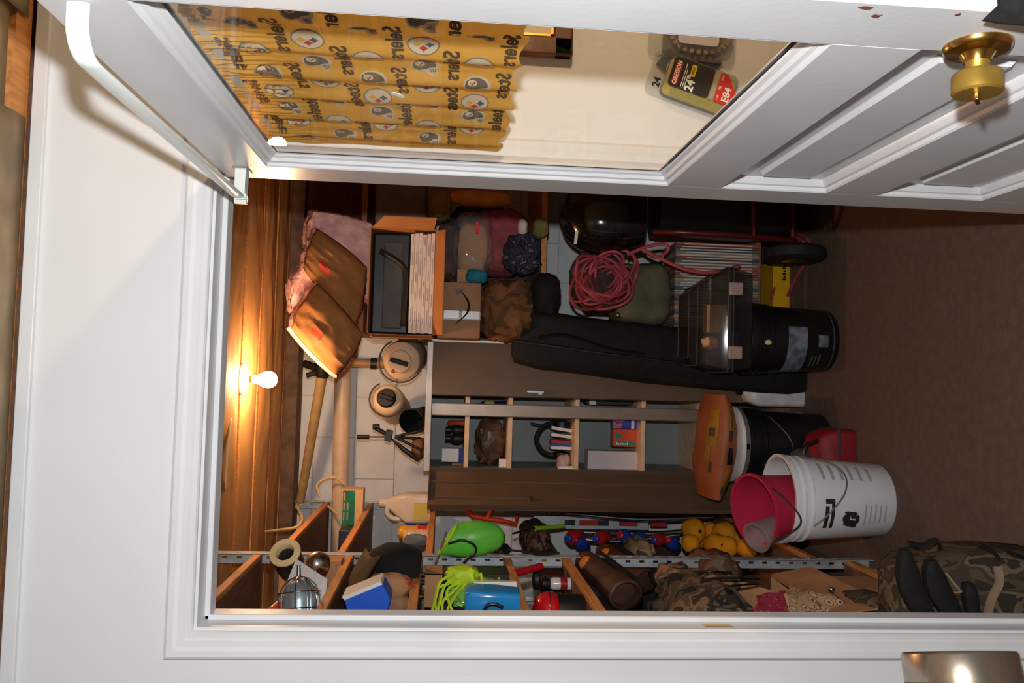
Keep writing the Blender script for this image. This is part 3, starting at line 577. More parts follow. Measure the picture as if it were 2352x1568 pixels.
# ------------------------------------------------------------------ slotted-angle shelving along the left wall
XF, XK = -.62, -1.08
rack = thing('storage_shelving', 'galvanised slotted-angle shelving with pine-edged boards along the left wall', 'shelving', (-.85, 3.0, 0))
def angle_post(x, y, sx, sy, zt):                   # L section with slots
    b = B(); z = 0
    for (ax, s_) in (('x', sx), ('y', sy)):
        def pc(a0, a1, z0, z1):
            if ax == 'x': b.bb(x+min(a0*s_, a1*s_), x+max(a0*s_, a1*s_), y-.001, y+.001, z0, z1)
            else: b.bb(x-.001, x+.001, y+min(a0*s_, a1*s_), y+max(a0*s_, a1*s_), z0, z1)
        pc(0, .016, 0, zt); pc(.024, .040, 0, zt); k = 0
        while k*.05 < zt: pc(.016, .024, k*.05, min(zt, k*.05+.032)); k += 1
    return b.build('post', GALV, rack, smooth=False)
for y, sy in ((2.90, -1), (4.085, -1), (2.14, 1)):
    angle_post(-.612, y, -1, sy, 2.325); angle_post(XK, y, 1, sy, 2.325)
ZN = dict(a=2.175, b=1.865, c=1.628, d=1.325, e=1.118, f=.60, g=.085); ZF = dict(a=2.112, b=1.900, c=1.596, e=1.060, f=.56, g=.20)
def board(y0, y1, z, back=0):
    if back: B().bb(XK+.004, -.735, y0, y1, z-.009, z+.009).build('shelf_board', BOARD, rack); return
    o = B().bb(XK+.004, XF-.012, y0, y1, z-.011, z+.011).build('shelf_board', BOARD, rack)
    B().bb(XF-.012, XF+.006, y0, y1, z-.013, z+.013).build('board_edge', PINE, o, bev=.002)
for k_, z in ZN.items(): board(2.13, 2.895, z, k_ == 'f')
for k_, z in ZF.items(): board(2.905 if k_ != 'f' else 3.25, 4.08, z, k_ in 'ef')
for (x, y, zz) in ((-.67, 2.875, ZN['g']), (-.67, 4.06, ZF['e']), (-.67, 4.06, ZF['g'])):
    c = B().bb(x-.03, x+.03, y-.03, y+.02, zz-.105, zz-.012).build('cleat', PINE, rack, bev=.002)
    for dz in (-.035, -.08): B().lathe([(.007, 0), (.006, .004), (.001, .005)], (x+.02, y-.03, zz+dz), (0,-1,0), 12).build('screw', STEEL, c)
ng, nf, ne, nd, nc, nb = [ZN[k]+.012 for k in 'gfedcb']
fg, fe, fc, fb, fa = [ZF[k]+.012 for k in 'gecba']; ff = ZF['f']+.012
def SH(x, y, X=-.69): return PX(x, y, X)
GRP = 'things on the left shelving'
# --- near bay, top: work light, reflector, paper, downlight trim, pine offcut
q = P(655, 1269, 2.70)
t = thing('downlight_trim', 'round cream downlight trim ring with a dark centre on the shelving', 'light fitting', (q.x, q.y, nb))
ax = Vector((.62, -.72, .12)).normalized()
B().lathe([(.050, 0), (.049, .004), (.030, .006), (.026, -.004), (.026, -.02)], q, ax, 36, caps=False).build('ring', mat('cream_enamel', S(240,216,160), .35, var=.05), t)
B().lathe([(.026, -.02), (.045, -.022), (.045, -.10)], q, ax, 28).build('can', BLK, t)
B().bb(q.x-.13, q.x-.03, q.y+.02, q.y+.10, nb, q.z-.055).one('carton', CARD, 'plain carton holding up the cream downlight trim', 'carton')
q = SH(760, 1290, -.80); B().bb(-.98, -.655, 2.845, 2.87, nb, nb+.22).one('pine_offcut', mat('knotty_pine', S(222,150,76), .6, var=.25, sc=16, stretch=(2,2,6)), 'knotty pine offcut standing at the back of the top shelving bay', 'board', bev=.002)
def sheet(name, pts, m_, label, cat, th=.003):
    return B().prism(pts, Vector((0, th, 0))).one(name, m_, label, cat, smooth=False)
TRACE = mat('tracing_paper', S(212,206,200), .5, var=.06); 
sheet('paper_sheet', [P(680, 1283, 2.50), P(752, 1330, 2.46), P(744, 1400, 2.44), P(630, 1408, 2.44)], TRACE, 'pale paper sheet propped behind the caged work light', 'paper')
q = P(728, 1295, 2.62)-Vector((0, .12, 0))
t = thing('reflector_lamp', 'small round chrome reflector with a wire hook behind the paper sheet', 'lamp', (q.x, q.y+.12, nb))
B().lathe([(.001, .040), (.022, .034), (.036, .018), (.040, 0), (.038, -.02)], (q.x, q.y+.12, q.z), (.35, -.6, .6), 28).build('reflector', STEEL, t)
B().tube([(q.x+.01, q.y+.1, q.z+.035), (q.x+.015, q.y+.1, q.z+.06), (q.x+.0, q.y+.1, q.z+.075), (q.x-.015, q.y+.1, q.z+.06)], .002, 6).build('hook', STEEL, t)
cw = P(702, 1372, 2.28); cw.z = max(cw.z, nb+.057)
t = thing('work_light', 'caged work light with a silver hood lying near the end of the top shelf', 'work light', (cw.x, cw.y, nb))
HOOD = mat('silver_hood', S(176,196,206), .25, metal=.7, var=.06)
ax = Vector((-.94, -.30, -.10)).normalized(); base = cw; u = ax.orthogonal().normalized(); v = ax.cross(u)
B().lathe([(.001, -.046), (.018, -.043), (.034, -.032), (.044, -.012), (.046, .01), (.046, .10)], base, ax, 32).build('hood', HOOD, t)
b = B()
for k in range(8):
    a = 2*math.pi*k/8; d = u*math.cos(a)+v*math.sin(a)
    b.tube([base-ax*.056+d*.004, base-ax*.048+d*.026, base-ax*.030+d*.045, base-ax*.004+d*.055, base+ax*.11+d*.056], .0020, 6)
for h in (-.012, .03, .10): b.tube([base+ax*h+(u*math.cos(a)+v*math.sin(a))*.0560 for a in [2*math.pi*k/20 for k in range(20)]], .0020, 6, closed=True)
b.build('wire_cage', STEEL, t)
B().cyl(base-ax*.054, base-ax*.085, .006, .005).build('hook_stem', STEEL, t)
q = SH(665, 1395, -.70); B().cyl(P(640, 1388, 2.30), P(622, 1404, 2.25), .012).one('screwdriver', flatm('red_handle', S(206,60,40), .35), 'short red screwdriver handle under the paper sheet', 'screwdriver')
# --- bay between second and third boards: cap, blue carton, papers
q = P(893, 1298, 2.60); cz = nc
t = thing('billed_hat', 'black billed hat with a brown bill on the board below the work light', 'hat', (q.x, q.y, cz))
c = Vector((q.x-.03, q.y+.03, cz+.075))
B().lathe([(.088, -.075), (.094, -.02), (.086, .03), (.058, .07), (.02, .086), (.001, .088)], c, (.25, -.2, 1), 32, sc=(1, 1.15)).build('crown', mat('black_wool', S(20,19,19), .9, var=.3), t)
b = B(); b.grid(lambda u_, v_: c+Vector((.05-.20*u_+.03, -.12-.075*math.sin(math.pi*v_)*1+.0, .035+.06*(u_-.3)+.02*math.sin(math.pi*u_)))+Vector((0, .10*v_, .055*v_)), 14, 8)
b.build('bill', mat('brown_bill', S(92,70,42), .8, var=.2), t, solid=.006)
Yb = 2.30; pts = [P(x, y, Yb) for x, y in ((790, 1376), (878, 1341), (897, 1376), (884, 1430), (806, 1430))]
t = thing('blue_carton', 'bright blue carton with a pale lid edge tilted on the cluttered board', 'carton', (pts[0].x, Yb, nc))
B().prism(pts, (0, .10, 0)).build('box', flatm('royal_blue_card', S(28,92,210), .45), t, bev=.002)
B().prism([P(x, y, Yb-.002) for x, y in ((785, 1371), (874, 1335), (879, 1342), (791, 1379))], (0, .104, 0)).build('lid', PB, t, bev=.001)

for k, (x, y, w_, h_, m_, lab) in enumerate(((905, 1340, .05, .13, CARD, 'tan folded paper bag beside the blue carton'), (835, 1335, .03, .07, flatm('red_plastic_case', S(190,34,34), .4), 'small red plastic case behind the blue carton'), (925, 1385, .05, .09, mat('brown_wrap', S(150,108,76), .6, var=.3), 'crumpled brown wrapper at the end of the board'))):
    q = P(x, y, 2.42); B().lump((q.x-.02, q.y+.05, nc+h_/2), (w_*1.6, w_*1.5, h_), k+20, .15, 2.5, 18, 12).one(('paper_bag', 'plastic_case', 'wrapper')[k], m_, lab, ('bag', 'case', 'wrapper')[k])
# --- bay between third and fourth boards
yq = 2.60; xl_, xr_ = P(1000, 1352, yq).x, P(1000, 1318, yq).x
zc0, zc1 = P(1018, 1335, yq).z, P(976, 1335, yq).z
B().bb(xl_-.06, xr_, yq, yq+.12, nd, zc0-.001).one('black_striped_carton', mat('black_card', S(44,44,42), .5), 'black carton with yellow stripes under the small open carton', 'carton', bev=.002)
sb = bpy.data.objects['black_striped_carton']
for k in range(3): B().bb(xl_-.04, xr_-.008, yq-.001, yq+.001, nd+.03+.05*k, nd+.038+.05*k).build('yellow_stripe', flatm('yellow_stripe', S(206,190,50), .5), sb, smooth=False)
x0, x1, y0, y1, z0, z1 = xl_-.06, xr_, yq, yq+.12, zc0, zc1
t = thing('open_carton', 'small open carton full of black cable ends beside the yellow net bag', 'carton', (xr_, yq, zc0))
b = B().bb(x0, x1, y0, y0+.003, z0, z1).bb(x0, x1, y1-.003, y1, z0, z1).bb(x0, x0+.003, y0, y1, z0, z1).bb(x1-.003, x1, y0, y1, z0, z1).bb(x0, x1, y0, y1, z0, z0+.003); b.build('box', CARD, t, smooth=False)
random.seed(4); 
for k in range(5):
    a = Vector((random.uniform(x0+.02, x1-.02), random.uniform(y0+.02, y1-.02), z0+.02))
    B().tube(bez([a, a+Vector((random.uniform(-.02, .02), random.uniform(-.02, .02), .05)), a+Vector((random.uniform(-.01, .04), random.uniform(-.02, .02), .08)), a+Vector((random.uniform(.0, .07), random.uniform(-.02, .02), .085+.02*k))], 5), .008, 8).one('cable_end', BLK, 'black cable end sticking out of the small open carton', 'cable', 'cable ends in the small carton')
NEON = mat('neon_yellow_mesh', S(190,222,40), .5, var=.15); 
yn = 2.40; q = P(1062, 1326, yn); t = thing('net_bag', 'neon yellow net bag bulging over clear bubble wrap', 'bag', (q.x, yn, nd))
hz_ = abs(P(1030, 1326, yn).z-P(1104, 1326, yn).z); hx_ = abs(P(1062, 1302, yn).x-P(1062, 1348, yn).x)
B().lump((q.x, yn+.03, q.z), (hx_, .07, hz_), 31, .18, 2.6, 24, 16, 3.0, flat=False).build('bag_top', NEON, t)
b = B()
for k, pth in enumerate((((1042, 1318), (1012, 1335), (1003, 1365), (990, 1412)), ((1046, 1326), (1022, 1345), (1012, 1378), (1003, 1412)), ((1052, 1330), (1030, 1340), (1006, 1352), (1000, 1390), (1012, 1412)), ((1060, 1338), (1040, 1360), (1018, 1380), (1016, 1412)), ((1058, 1335), (1028, 1355), (1032, 1385), (1044, 1412)), ((1070, 1340), (1048, 1366), (1030, 1395), (1026, 1412)), ((1104, 1315), (1108, 1335), (1112, 1345)))):
    b.tube(bez([P(x, y, yn-.012+.006*(k % 3)) for x, y in pth], 6), .0042, 6)
b.build('net_strands', NEON, t)
q = P(1072, 1372, yn); hh = P(1030, 1372, yn).z-nd
B().lump((q.x, yn+.05, nd+hh/2), (.085, .09, hh), 35, .2, 5, 30, 20).build('bubble_wrap', mat('green_bubble_wrap', S(130,190,90), .08, var=.3, sc=30, bump=.6, bsc=60, spec=.8), t)
q = P(1120, 1376, 2.30)
t = thing('blue_tub', 'translucent blue plastic tub with a black cord handle at the shelf end', 'tub', (q.x, q.y-.02, nd))
zt = P(1068, 1375, q.y-.03).z
def rect(cx, cy, hx, hy, z, r=.015, n=4):
    o = []
    for (sx, sy, s_) in ((1, 1, 0), (-1, 1, 1), (-1, -1, 2), (1, -1, 3)):
        for k in range(n+1): a = (s_+k/n)*math.pi/2; o.append(Vector((cx+sx*(hx-r)+r*math.cos(a), cy+sy*(hy-r)+r*math.sin(a), z)))
    return o
BLT = mat('blue_tub_plastic', S(20,128,196), .25, var=.06, spec=.6)
B().rings([rect(q.x-.02, q.y-.02, .052, .045, nd), rect(q.x-.02, q.y-.02, .057, .05, nd+.06), rect(q.x-.02, q.y-.02, .060, .053, zt-.012), rect(q.x-.02, q.y-.02, .053, .046, zt)]).build('tub', BLT, t)
B().tube(bez([P(1155, 1395, q.y-.085), P(1135, 1387, q.y-.087), P(1118, 1392, q.y-.085), P(1110, 1410, q.y-.082)], 6), .005, 8).build('cord_handle', BLK, t)
B().bb(*[c for c in (q.x-.10, q.x+.035, q.y+.05, q.y+.07, nd, P(1088, 1350, q.y+.05).z)]).one('white_carton', PB, 'flat white carton behind the blue tub on the shelving', 'carton', bev=.002)
q = SH(1150, 1300, -.66)
t = thing('black_clamp', 'black spring clamp gripping the edge of the shelf board by the post', 'clamp', (q.x, q.y, nd))
B().cyl((q.x, q.y, nd), P(1140, 1262, q.y), .014, .011).build('jaw', BLK, t); B().cyl(P(1150, 1275, q.y), P(1160, 1258, q.y-.02), .02, .024, 18).build('pivot', BLK, t); B().cyl((q.x-.03, q.y, nd), P(1150, 1275, q.y), .010).build('jaw', BLK, t)
# green hood hanging from the post
q = P(1028, 1238, 2.84); e_ = P(1160, 1236, 2.84); axg = (e_-q).normalized(); Lg = (e_-q).length
GRN = bpy.data.materials.new('green_translucent_nylon'); GRN.use_nodes = True; N = GRN.node_tree.nodes; L = GRN.node_tree.links
tr = N.new('ShaderNodeBsdfTranslucent'); tr.inputs[0].default_value = (*S(130,240,70), 1); mx = N.new('ShaderNodeMixShader'); mx.inputs[0].default_value = .4
pb = N['Principled BSDF']; pb.inputs['Base Color'].default_value = (*S(120,235,80), 1); pb.inputs['Roughness'].default_value = .35
nzg = N.new('ShaderNodeTexNoise'); nzg.inputs['Scale'].default_value = 9; crg = N.new('ShaderNodeValToRGB'); crg.color_ramp.elements[0].color = (*S(104,214,60), 1); crg.color_ramp.elements[1].color = (*S(160,248,110), 1); L.new(nzg.outputs[0], crg.inputs[0]); L.new(crg.outputs[0], pb.inputs['Base Color'])
L.new(pb.outputs[0], mx.inputs[1]); L.new(tr.outputs[0], mx.inputs[2]); L.new(mx.outputs[0], N['Material Output'].inputs[0])
t = thing('green_hood', 'bright green translucent nylon hood hung on the galvanised post', 'hood', (e_.x, e_.y, e_.z-.02))
b = B(); rs = []
for i in range(15):
    s_ = i/14; r_ = .062*math.sqrt(max(0, 1-((s_-.38)/.63)**2)) if s_ > .38 else .050+.012*s_/.38
    r_ = max(r_, .003); ring = []
    for j in range(28):
        a = 2*math.pi*j/28; d = Vector((math.cos(a), .75*math.sin(a), 0)); rr_ = r_*(1+.06*noise.noise(Vector((math.cos(a)*2, math.sin(a)*2, s_*3))))
        sk = .09*(1-s_)*math.cos(a)*.6
        ring.append(q+axg*(Lg*s_+sk*.55)+d*rr_)
    rs.append(ring)
b.rings(rs, caps=False).build('hood', GRN, t, solid=.0015)
b = B(); b.tube([r_+(r_-q)*.02 for r_ in rs[0]], .004, 6, closed=True); b.build('rim', mat('lime_binding', S(170,214,40), .6), t)
B().tube(bez([P(1030, 1248, 2.77), P(1060, 1240, 2.76), P(1088, 1250, 2.76), P(1092, 1268, 2.76), P(1072, 1282, 2.76), P(1050, 1310, 2.76)], 6), .004, 8).one('power_cable', BLK, 'thin black cable looping over the green hood', 'cable')
B().tube(bez([P(1165, 1262, 2.86), P(1200, 1266, 2.86), P(1240, 1273, 2.86), P(1285, 1270, 2.86)], 6), .004, 8).one('power_cable', RUB, 'dark cable hanging across the post below the green hood', 'cable')
B().tube(bez([P(1025, 1220, 2.87), P(1012, 1262, 2.86), P(1000, 1295, 2.85)], 6), .004, 8).one('power_cable', flatm('brown_cord', S(120,92,76)), 'brown cable running down past the rim of the green hood', 'cable')
# --- bay between fourth and fifth boards
q = SH(1255, 1385, -.66); CAPR = mat('red_gloss_cap', S(196,22,30), .18, var=.12, spec=.7)
t = thing('red_canister', 'shiny red round canister on the board above the boots', 'canister', (q.x, q.y, ne)); r = .056
B().lathe([(.050, 0), (.052, .004), (.052, .078), (.048, .08)], (q.x-.02, q.y-.02, ne), n=36).build('base', BLK, t)
B().lathe([(.050, .078), (.057, .088), (.059, .104), (.053, .126), (.038, .143), (.016, .150), (.001, .151)], (q.x-.02, q.y-.02, ne), n=36).build('dome', CAPR, t)
B().tube([(q.x-.02+.0595*math.cos(a), q.y-.02+.0595*math.sin(a), ne+.104) for a in [2*math.pi*k/30 for k in range(30)]], .0016, 6, closed=True).build('seam', BLK, t)
q = SH(1290, 1340, -.66); t = thing('sauce_bottle', 'dark bottle with a black cap and red and white label near the red canister', 'bottle', (q.x, q.y, ne))
B().lathe([(.02, 0), (.02, .055), (.016, .068)], (q.x, q.y, ne), n=20).build('bottle', flatm('white_red_bottle', S(222,206,204), .2), t); B().lathe([(.016, .066), (.017, .068), (.017, .092), (.012, .096)], (q.x, q.y, ne), n=20).build('cap', BLK, t); B().lathe([(.0204, .012), (.0204, .034)], (q.x, q.y, ne), n=20, caps=False).build('label', flatm('red_bottle_label', S(150,26,40), .3), t)
q = SH(1222, 1335, -.69); t = thing('glass_jar', 'dark amber glass jar with bright highlights behind the red canister', 'jar', (q.x, q.y+.03, ne))
B().lathe([(.04, 0), (.043, .012), (.043, .075), (.034, .088)], (q.x, q.y+.03, ne), n=28).build('glass', mat('amber_glass', S(52,30,22), .05, var=.2, spec=.9), t); B().lathe([(.036, .086), (.036, .10), (.032, .102)], (q.x, q.y+.03, ne), n=28).build('lid', BLK, t)
B().cyl(P(1178, 1318, 2.66), P(1243, 1300, 2.75), .012, n=14).one('red_tube', flatm('red_tube', S(190,24,40), .3), 'red tube lying across the top of the amber jar', 'tube')
q = SH(1250, 1302, -.70); B().box((q.x, q.y+.05, q.z), (.03, .03, .03)).box((q.x, q.y+.05, q.z+.02), (.034, .034, .01)).one('film_canister', flatm('yellow_cap', S(226,190,60), .4), 'small yellow canister beside the red tube', 'canister')
q = SH(1195, 1390, -.68); B().bb(q.x-.09, q.x+.01, q.y-.05, q.y+.03, ne, ne+.05).one('striped_tin', steps('striped_print', [S(220,200,120), S(206,80,50), S(236,224,190)], 30), 'small printed tin beside the red canister', 'tin', bev=.003)
# --- below the fifth board: boots and camouflage clothing
BOOT = mat('brown_boot_leather', S(78,50,37), .55, var=.4, sc=9, bump=.35, bsc=30)
LOGO = mat('orange_heel_patch', S(206,118,40), .6, var=.2, sc=30)
heapz = .60+.012
B().lump((-.80, 2.45, heapz+.13), (.40, .78, .26), 41, .16, 2.4, 40, 24, ridge=.12).one('camouflage_jacket', CAMO, 'heaped camouflage jacket under the brown boots on the shelving', 'jacket')
def boot(x0, y0, x1, y1, Xa, r, label):
    a, b2 = PX(x0, y0, Xa), PX(x1, y1, Xa-.04); d = (b2-a).normalized(); t = thing('leather_boot', label, 'boot', (b2.x, b2.y, min(a.z, b2.z)-r)); s_ = d.cross(Vector((0,0,1))).normalized()
    rs = []
    for k, (h, rr_, fl) in enumerate(((-.03, .15, 1), (-.026, .5, 1), (-.012, .8, 1), (.01, .95, 1), (.04, 1.0, 1), (.10, .98, 1.0), (.18, .92, 1.05), (.25, 1.05, 1.05), (.33, 1.12, .9), (.335, .95, .9), (.30, .85, .9))):
        c_ = a+d*h; u_ = d.cross(s_).normalized()
        rs.append([c_+(s_*math.cos(q_)*rr_*r*fl+u_*math.sin(q_)*rr_*r*(1.12 if h > .2 else 1))*(1+.07*noise.noise(Vector((q_*1.3, h*16, x0)))) for q_ in [2*math.pi*j/24 for j in range(24)]])
    B().rings(rs).build('upper', BOOT, t)
    n_ = CAM-a; n_ = (n_-d*n_.dot(d)).normalized()
    c_ = a+d*.065+n_*r*.97
    B().lathe([(.001, .006), (.012, .005), (.022, .001), (.026, -.006)], c_, n_, 20).build('heel_patch', LOGO, t)
    u_ = d.cross(s_).normalized(); sg = -1 if u_.z > 0 else 1
    B().rings([[a+d*h+s_*w_+u_*sg*(r*1.02+th) for (w_, th) in ((-r*.8, 0), (r*.8, 0), (r*.8, .014), (-r*.8, .014))] for h in (-.005, .08, .2, .3)]).build('sole', RUB, t)
boot(1345, 1292, 1480, 1400, -.64, .047, 'worn brown leather boot with an orange heel patch, resting nearest the shelf edge')
boot(1388, 1270, 1500, 1345, -.70, .045, 'worn brown leather boot lying behind its pair, toward the steel post')
B().lump(PX(1470, 1275, -.74), (.14, .26, .12), 44, .2, 2.6, ridge=.2).one('camouflage_shirt', steps('pale_camouflage', [S(98,92,78), S(150,132,104), S(188,152,116), S(84,74,62)], 12), 'pale camouflage shirt bunched beside the boots', 'shirt')
B().lump(PX(1515, 1310, -.70)+Vector((0, 0, -.01)), (.12, .20, .10), 45, .14, 2.2, ridge=.15).one('black_glove', mat('black_fleece', S(16,17,22), .95, var=.4), 'black fleece glove lying on the camouflage clothes', 'glove')
B().lump(PX(1555, 1345, -.68), (.14, .22, .13), 46, .16, 3.0, ridge=.2).one('camouflage_trousers', steps('block_camouflage', [S(76,70,58), S(170,124,92), S(110,104,84), S(58,52,46)], 11), 'camouflage trousers with tan patches piled beside the black glove', 'trousers')
B().lump(PX(1560, 1392, -.72), (.16, .20, .10), 47, .15, 2.4, ridge=.2).one('black_scarf', mat('dark_maroon_cloth', S(66,46,44), .9, var=.4), 'dark maroon scarf beneath the camouflage trousers', 'scarf')
CBG = B().lump(PX(1640, 1330, -.70), (.20, .34, .16), 48, .15, 2.6, ridge=.16).one('camouflage_bag', steps('rust_camouflage', [S(100,88,70), S(140,78,48), S(120,108,88), S(92,70,54), S(160,120,96)], 10), 'rust and grey camouflage bag slumped above the open cardboard box', 'bag')
for k, (pa, pb_) in enumerate(((((1590, 1313), (1680, 1315))), ((1630, 1329), (1745, 1329)), ((1640, 1352), (1740, 1340)))):
    B().tube(bez([PX(*pa, -.625), PX((pa[0]+pb_[0])/2, (pa[1]+pb_[1])/2-2, -.612), PX(*pb_, -.625)], 6), .004, 6, flat=1).build('thin_strap', BLK, CBG)
# --- bottom: open cardboard box, bandannas
bx0, bx1, by0, by1 = -.98, -.635, 2.24, 2.72; bz0 = ng; bz1 = PX(1775, 1300, -.635).z; bz1 = .44
t = thing('cardboard_box', 'open cardboard box with loose flaps on the lowest shelf', 'cardboard box', ((bx0+bx1)/2, (by0+by1)/2, ng))
B().bb(bx0, bx1, by0, by0+.004, bz0, bz1).bb(bx0, bx1, by1-.004, by1, bz0, bz1).bb(bx0, bx0+.004, by0, by1, bz0, bz1).bb(bx1-.004, bx1, by0, by1, bz0, bz1).bb(bx0, bx1, by0, by1, bz0, bz0+.004).build('box', CARD, t, smooth=False)
B().prism([(bx1, by1, bz1), (bx1, by0+.02, bz1), (bx1+.030, by0-.02, bz1-.15), (bx1+.034, by1-.02, bz1-.13)], (.003, 0, .002)).build('flap', CARD, t, smooth=False)
B().prism([(bx1-.05, by1, bz1), (bx0+.02, by1, bz1), (bx0, by1+.06, bz1+.10), (bx1-.03, by1+.05, bz1+.09)], (0, .003, .002)).build('flap', CARD, t, smooth=False)
def bandana(name, pts, m_, label, seed):
    a, b2, c_, d_ = [Vector(p_) for p_ in pts]
    b = B(); b.grid(lambda u, v: (a*(1-u)*(1-v)+b2*u*(1-v)+c_*u*v+d_*(1-u)*v)+Vector((.022*math.sin(math.pi*u), -.01, .03*math.sin(math.pi*v)*math.sin(math.pi*u)))+Vector((.010, .006, .010))*noise.noise(Vector((u*4, v*4, seed))), 24, 20)
    return b.one(name, m_, label, 'bandanna', solid=.003)
def paisley(name, base, inkc, pale, sc=42):
    M = bpy.data.materials.new(name); M.use_nodes = True; N = M.node_tree.nodes; L = M.node_tree.links; p = N['Principled BSDF']; p.inputs['Roughness'].default_value = .85
    tc = N.new('ShaderNodeTexCoord'); vo = N.new('ShaderNodeTexVoronoi'); vo.inputs['Scale'].default_value = sc; L.new(tc.outputs['Object'], vo.inputs['Vector'])
    cr = N.new('ShaderNodeValToRGB'); cr.color_ramp.interpolation = 'CONSTANT'; L.new(vo.outputs['Distance'], cr.inputs[0]); e = cr.color_ramp.elements
    e[0].color = (*inkc, 1); e[1].position = .16; e[1].color = (*pale, 1)
    for ps, c_ in ((.30, base), (.42, inkc), (.47, base)): k = e.new(ps); k.color = (*c_, 1)
    L.new(cr.outputs[0], p.inputs['Base Color']); return M
bandana('pink_bandana', [PX(1732, 1408, -.62), PX(1745, 1372, -.62), PX(1800, 1355, -.63), PX(1808, 1415, -.66)], paisley('pink_paisley', S(196,52,78), S(170,40,66), S(222,120,136)), 'pink paisley bandanna draped over the cardboard box', 3)
bandana('tan_bandana', [PX(1800, 1410, -.63), PX(1812, 1345, -.60), PX(1900, 1365, -.61), PX(1960, 1420, -.66)], paisley('tan_paisley', S(206,160,118), S(74,58,46), S(216,190,160), 34), 'tan paisley bandanna draped over the cardboard box', 9)
B().lump(PX(2000, 1400, -.64), (.10, .22, .12), 51, .15, 2.4, ridge=.2).one('camouflage_sleeve', CAMOD, 'dark camouflage sleeve hanging from the cardboard box', 'sleeve')
q = PX(1910, 1355, -.60); B().lathe([(.010, 0), (.010, .006), (.006, .012), (.001, .014)], q, (.6, -.6, .4), 14).one('brass_snap', STEEL, 'small shiny snap fastener beside the tan bandanna', 'fastener')
# --- camouflage backpack on the floor inside the door
bkx = P(2200, 1252, 2.03).x-.135; bky = 2.04
t = thing('backpack', 'camouflage backpack with black padded straps on the floor inside the doorway', 'backpack', (bkx, bky, 0))
b = B(); rs = []
for (z, hx, hy, cx_) in ((.0, .115, .10, 0), (.02, .13, .115, 0), (.16, .135, .12, 0), (.28, .130, .115, 0), (.36, .118, .10, -.004), (.395, .10, .08, -.01), (.41, .06, .05, -.015)):
    rs.append([Vector((bkx+cx_+hx*math.copysign(abs(math.cos(a))**.55, math.cos(a)), bky+hy*math.copysign(abs(math.sin(a))**.55, math.sin(a)), z))+Vector((.012*noise.noise(Vector((math.cos(a)*3, math.sin(a)*3, z*9))), .01*noise.noise(Vector((a, z*8, 4))), 0)) for a in [2*math.pi*j/40 for j in range(40)]])
b.rings(rs).build('body', CAMOD, t)
def pad(pts, w0, Y):
    b = B(); path = bez([P(x, y, Y) for x, y in pts], 8); n = len(path); rs = []
    for i, p_ in enumerate(path):
        tg = (path[min(i+1, n-1)]-path[max(i-1, 0)]).normalized(); sd = tg.cross(Vector((0, 1, 0))).normalized(); w_ = w0*math.sin(math.pi*(i+3)/(n+6))+.004
        rs.append([p_+sd*c_*w_+Vector((0, y_, 0)) for c_, y_ in ((-1, 0), (-.9, -.010), (-.4, -.016), (.4, -.016), (.9, -.010), (1, 0), (.9, .012), (-.9, .012))])
    return b.rings(rs).build('shoulder_pad', BCLOTH, t)
yb_ = bky-.125
pad([(2078, 1262), (2082, 1300), (2092, 1345), (2118, 1400), (2150, 1450)], .026, yb_)
pad([(2138, 1285), (2142, 1315), (2156, 1355), (2182, 1400), (2205, 1450)], .026, yb_-.004)
pad([(2222, 1338), (2228, 1370), (2236, 1420)], .014, yb_-.004)
B().tube(bez([P(2172, 1315, yb_), P(2200, 1350, yb_-.004), P(2208, 1358, yb_), P(2185, 1362, yb_)], 5), .003, 6).build('pull_cord', mat('tan_cord', S(150,124,96), .7), t)
B().tube(bez([P(2290, 1300, yb_), P(2296, 1335, yb_-.004), P(2278, 1375, yb_-.002), P(2268, 1410, yb_)], 6), .010, 6, flat=.3).build('tan_webbing', mat('tan_webbing', S(130,108,84), .8), t)
for pts in ([(2248, 1250), (2276, 1262), (2296, 1285)], [(2312, 1265), (2338, 1276), (2365, 1285)], [(2085, 1245), (2120, 1252), (2150, 1240), (2160, 1255)]):
    B().tube(bez([P(x, y, bky-.09) for x, y in pts], 6), .008, 6, flat=.5).build('loose_strap', BLK, t)
# --- far bay: jug, cartons and jars under the second board
q = P(940, 1165, 3.86); t = thing('bleach_jug', 'white plastic jug with a moulded handle and yellow label on the far shelving bay', 'jug', (q.x, q.y, fc)); zt = fc+.235
JW = mat('white_jug_plastic', S(232,212,190), .3, var=.05)
B().rings([rect(q.x, q.y, .065, .05, fc, .02), rect(q.x, q.y, .068, .052, fc+.02, .02), rect(q.x, q.y, .068, .052, fc+.11, .02), rect(q.x+.01, q.y, .05, .04, fc+.15, .02), rect(q.x+.02, q.y, .02, .02, fc+.20, .015), rect(q.x+.02, q.y, .018, .018, fc+.21, .015)]).build('body', JW, t)
B().tube(bez([(q.x-.045, q.y-.01, fc+.10), (q.x-.052, q.y-.01, fc+.16), (q.x-.03, q.y-.01, fc+.195), (q.x+.01, q.y-.01, fc+.195)], 6), .012, 10).build('handle', JW, t)
B().lathe([(.02, .205), (.02, .235), (.016, .238)], (q.x+.02, q.y, fc), n=20).build('cap', JW, t)
B().bb(q.x-.05, q.x+.03, q.y-.0535, q.y-.05, fc+.012, fc+.075).build('label', flatm('yellow_label', S(222,196,84), .5), t, smooth=False)
q = PX(960, 1202, -.69); t = thing('blue_carton', 'cream carton with a blue printed band beside the white jug', 'carton', (q.x, q.y, fc)); x0, x1, y0, y1 = q.x-.05, q.x+.03, q.y-.03, q.y+.05
B().bb(x0, x1, y0, y1, fc, fc+.15).build('box', flatm('cream_card', S(236,196,140), .5), t, bev=.002)
B().bb(x0+.012, x1-.012, y0-.001, y0+.001, fc+.012, fc+.115).build('blue_band', flatm('blue_band', S(38,56,140), .4), t, smooth=False)
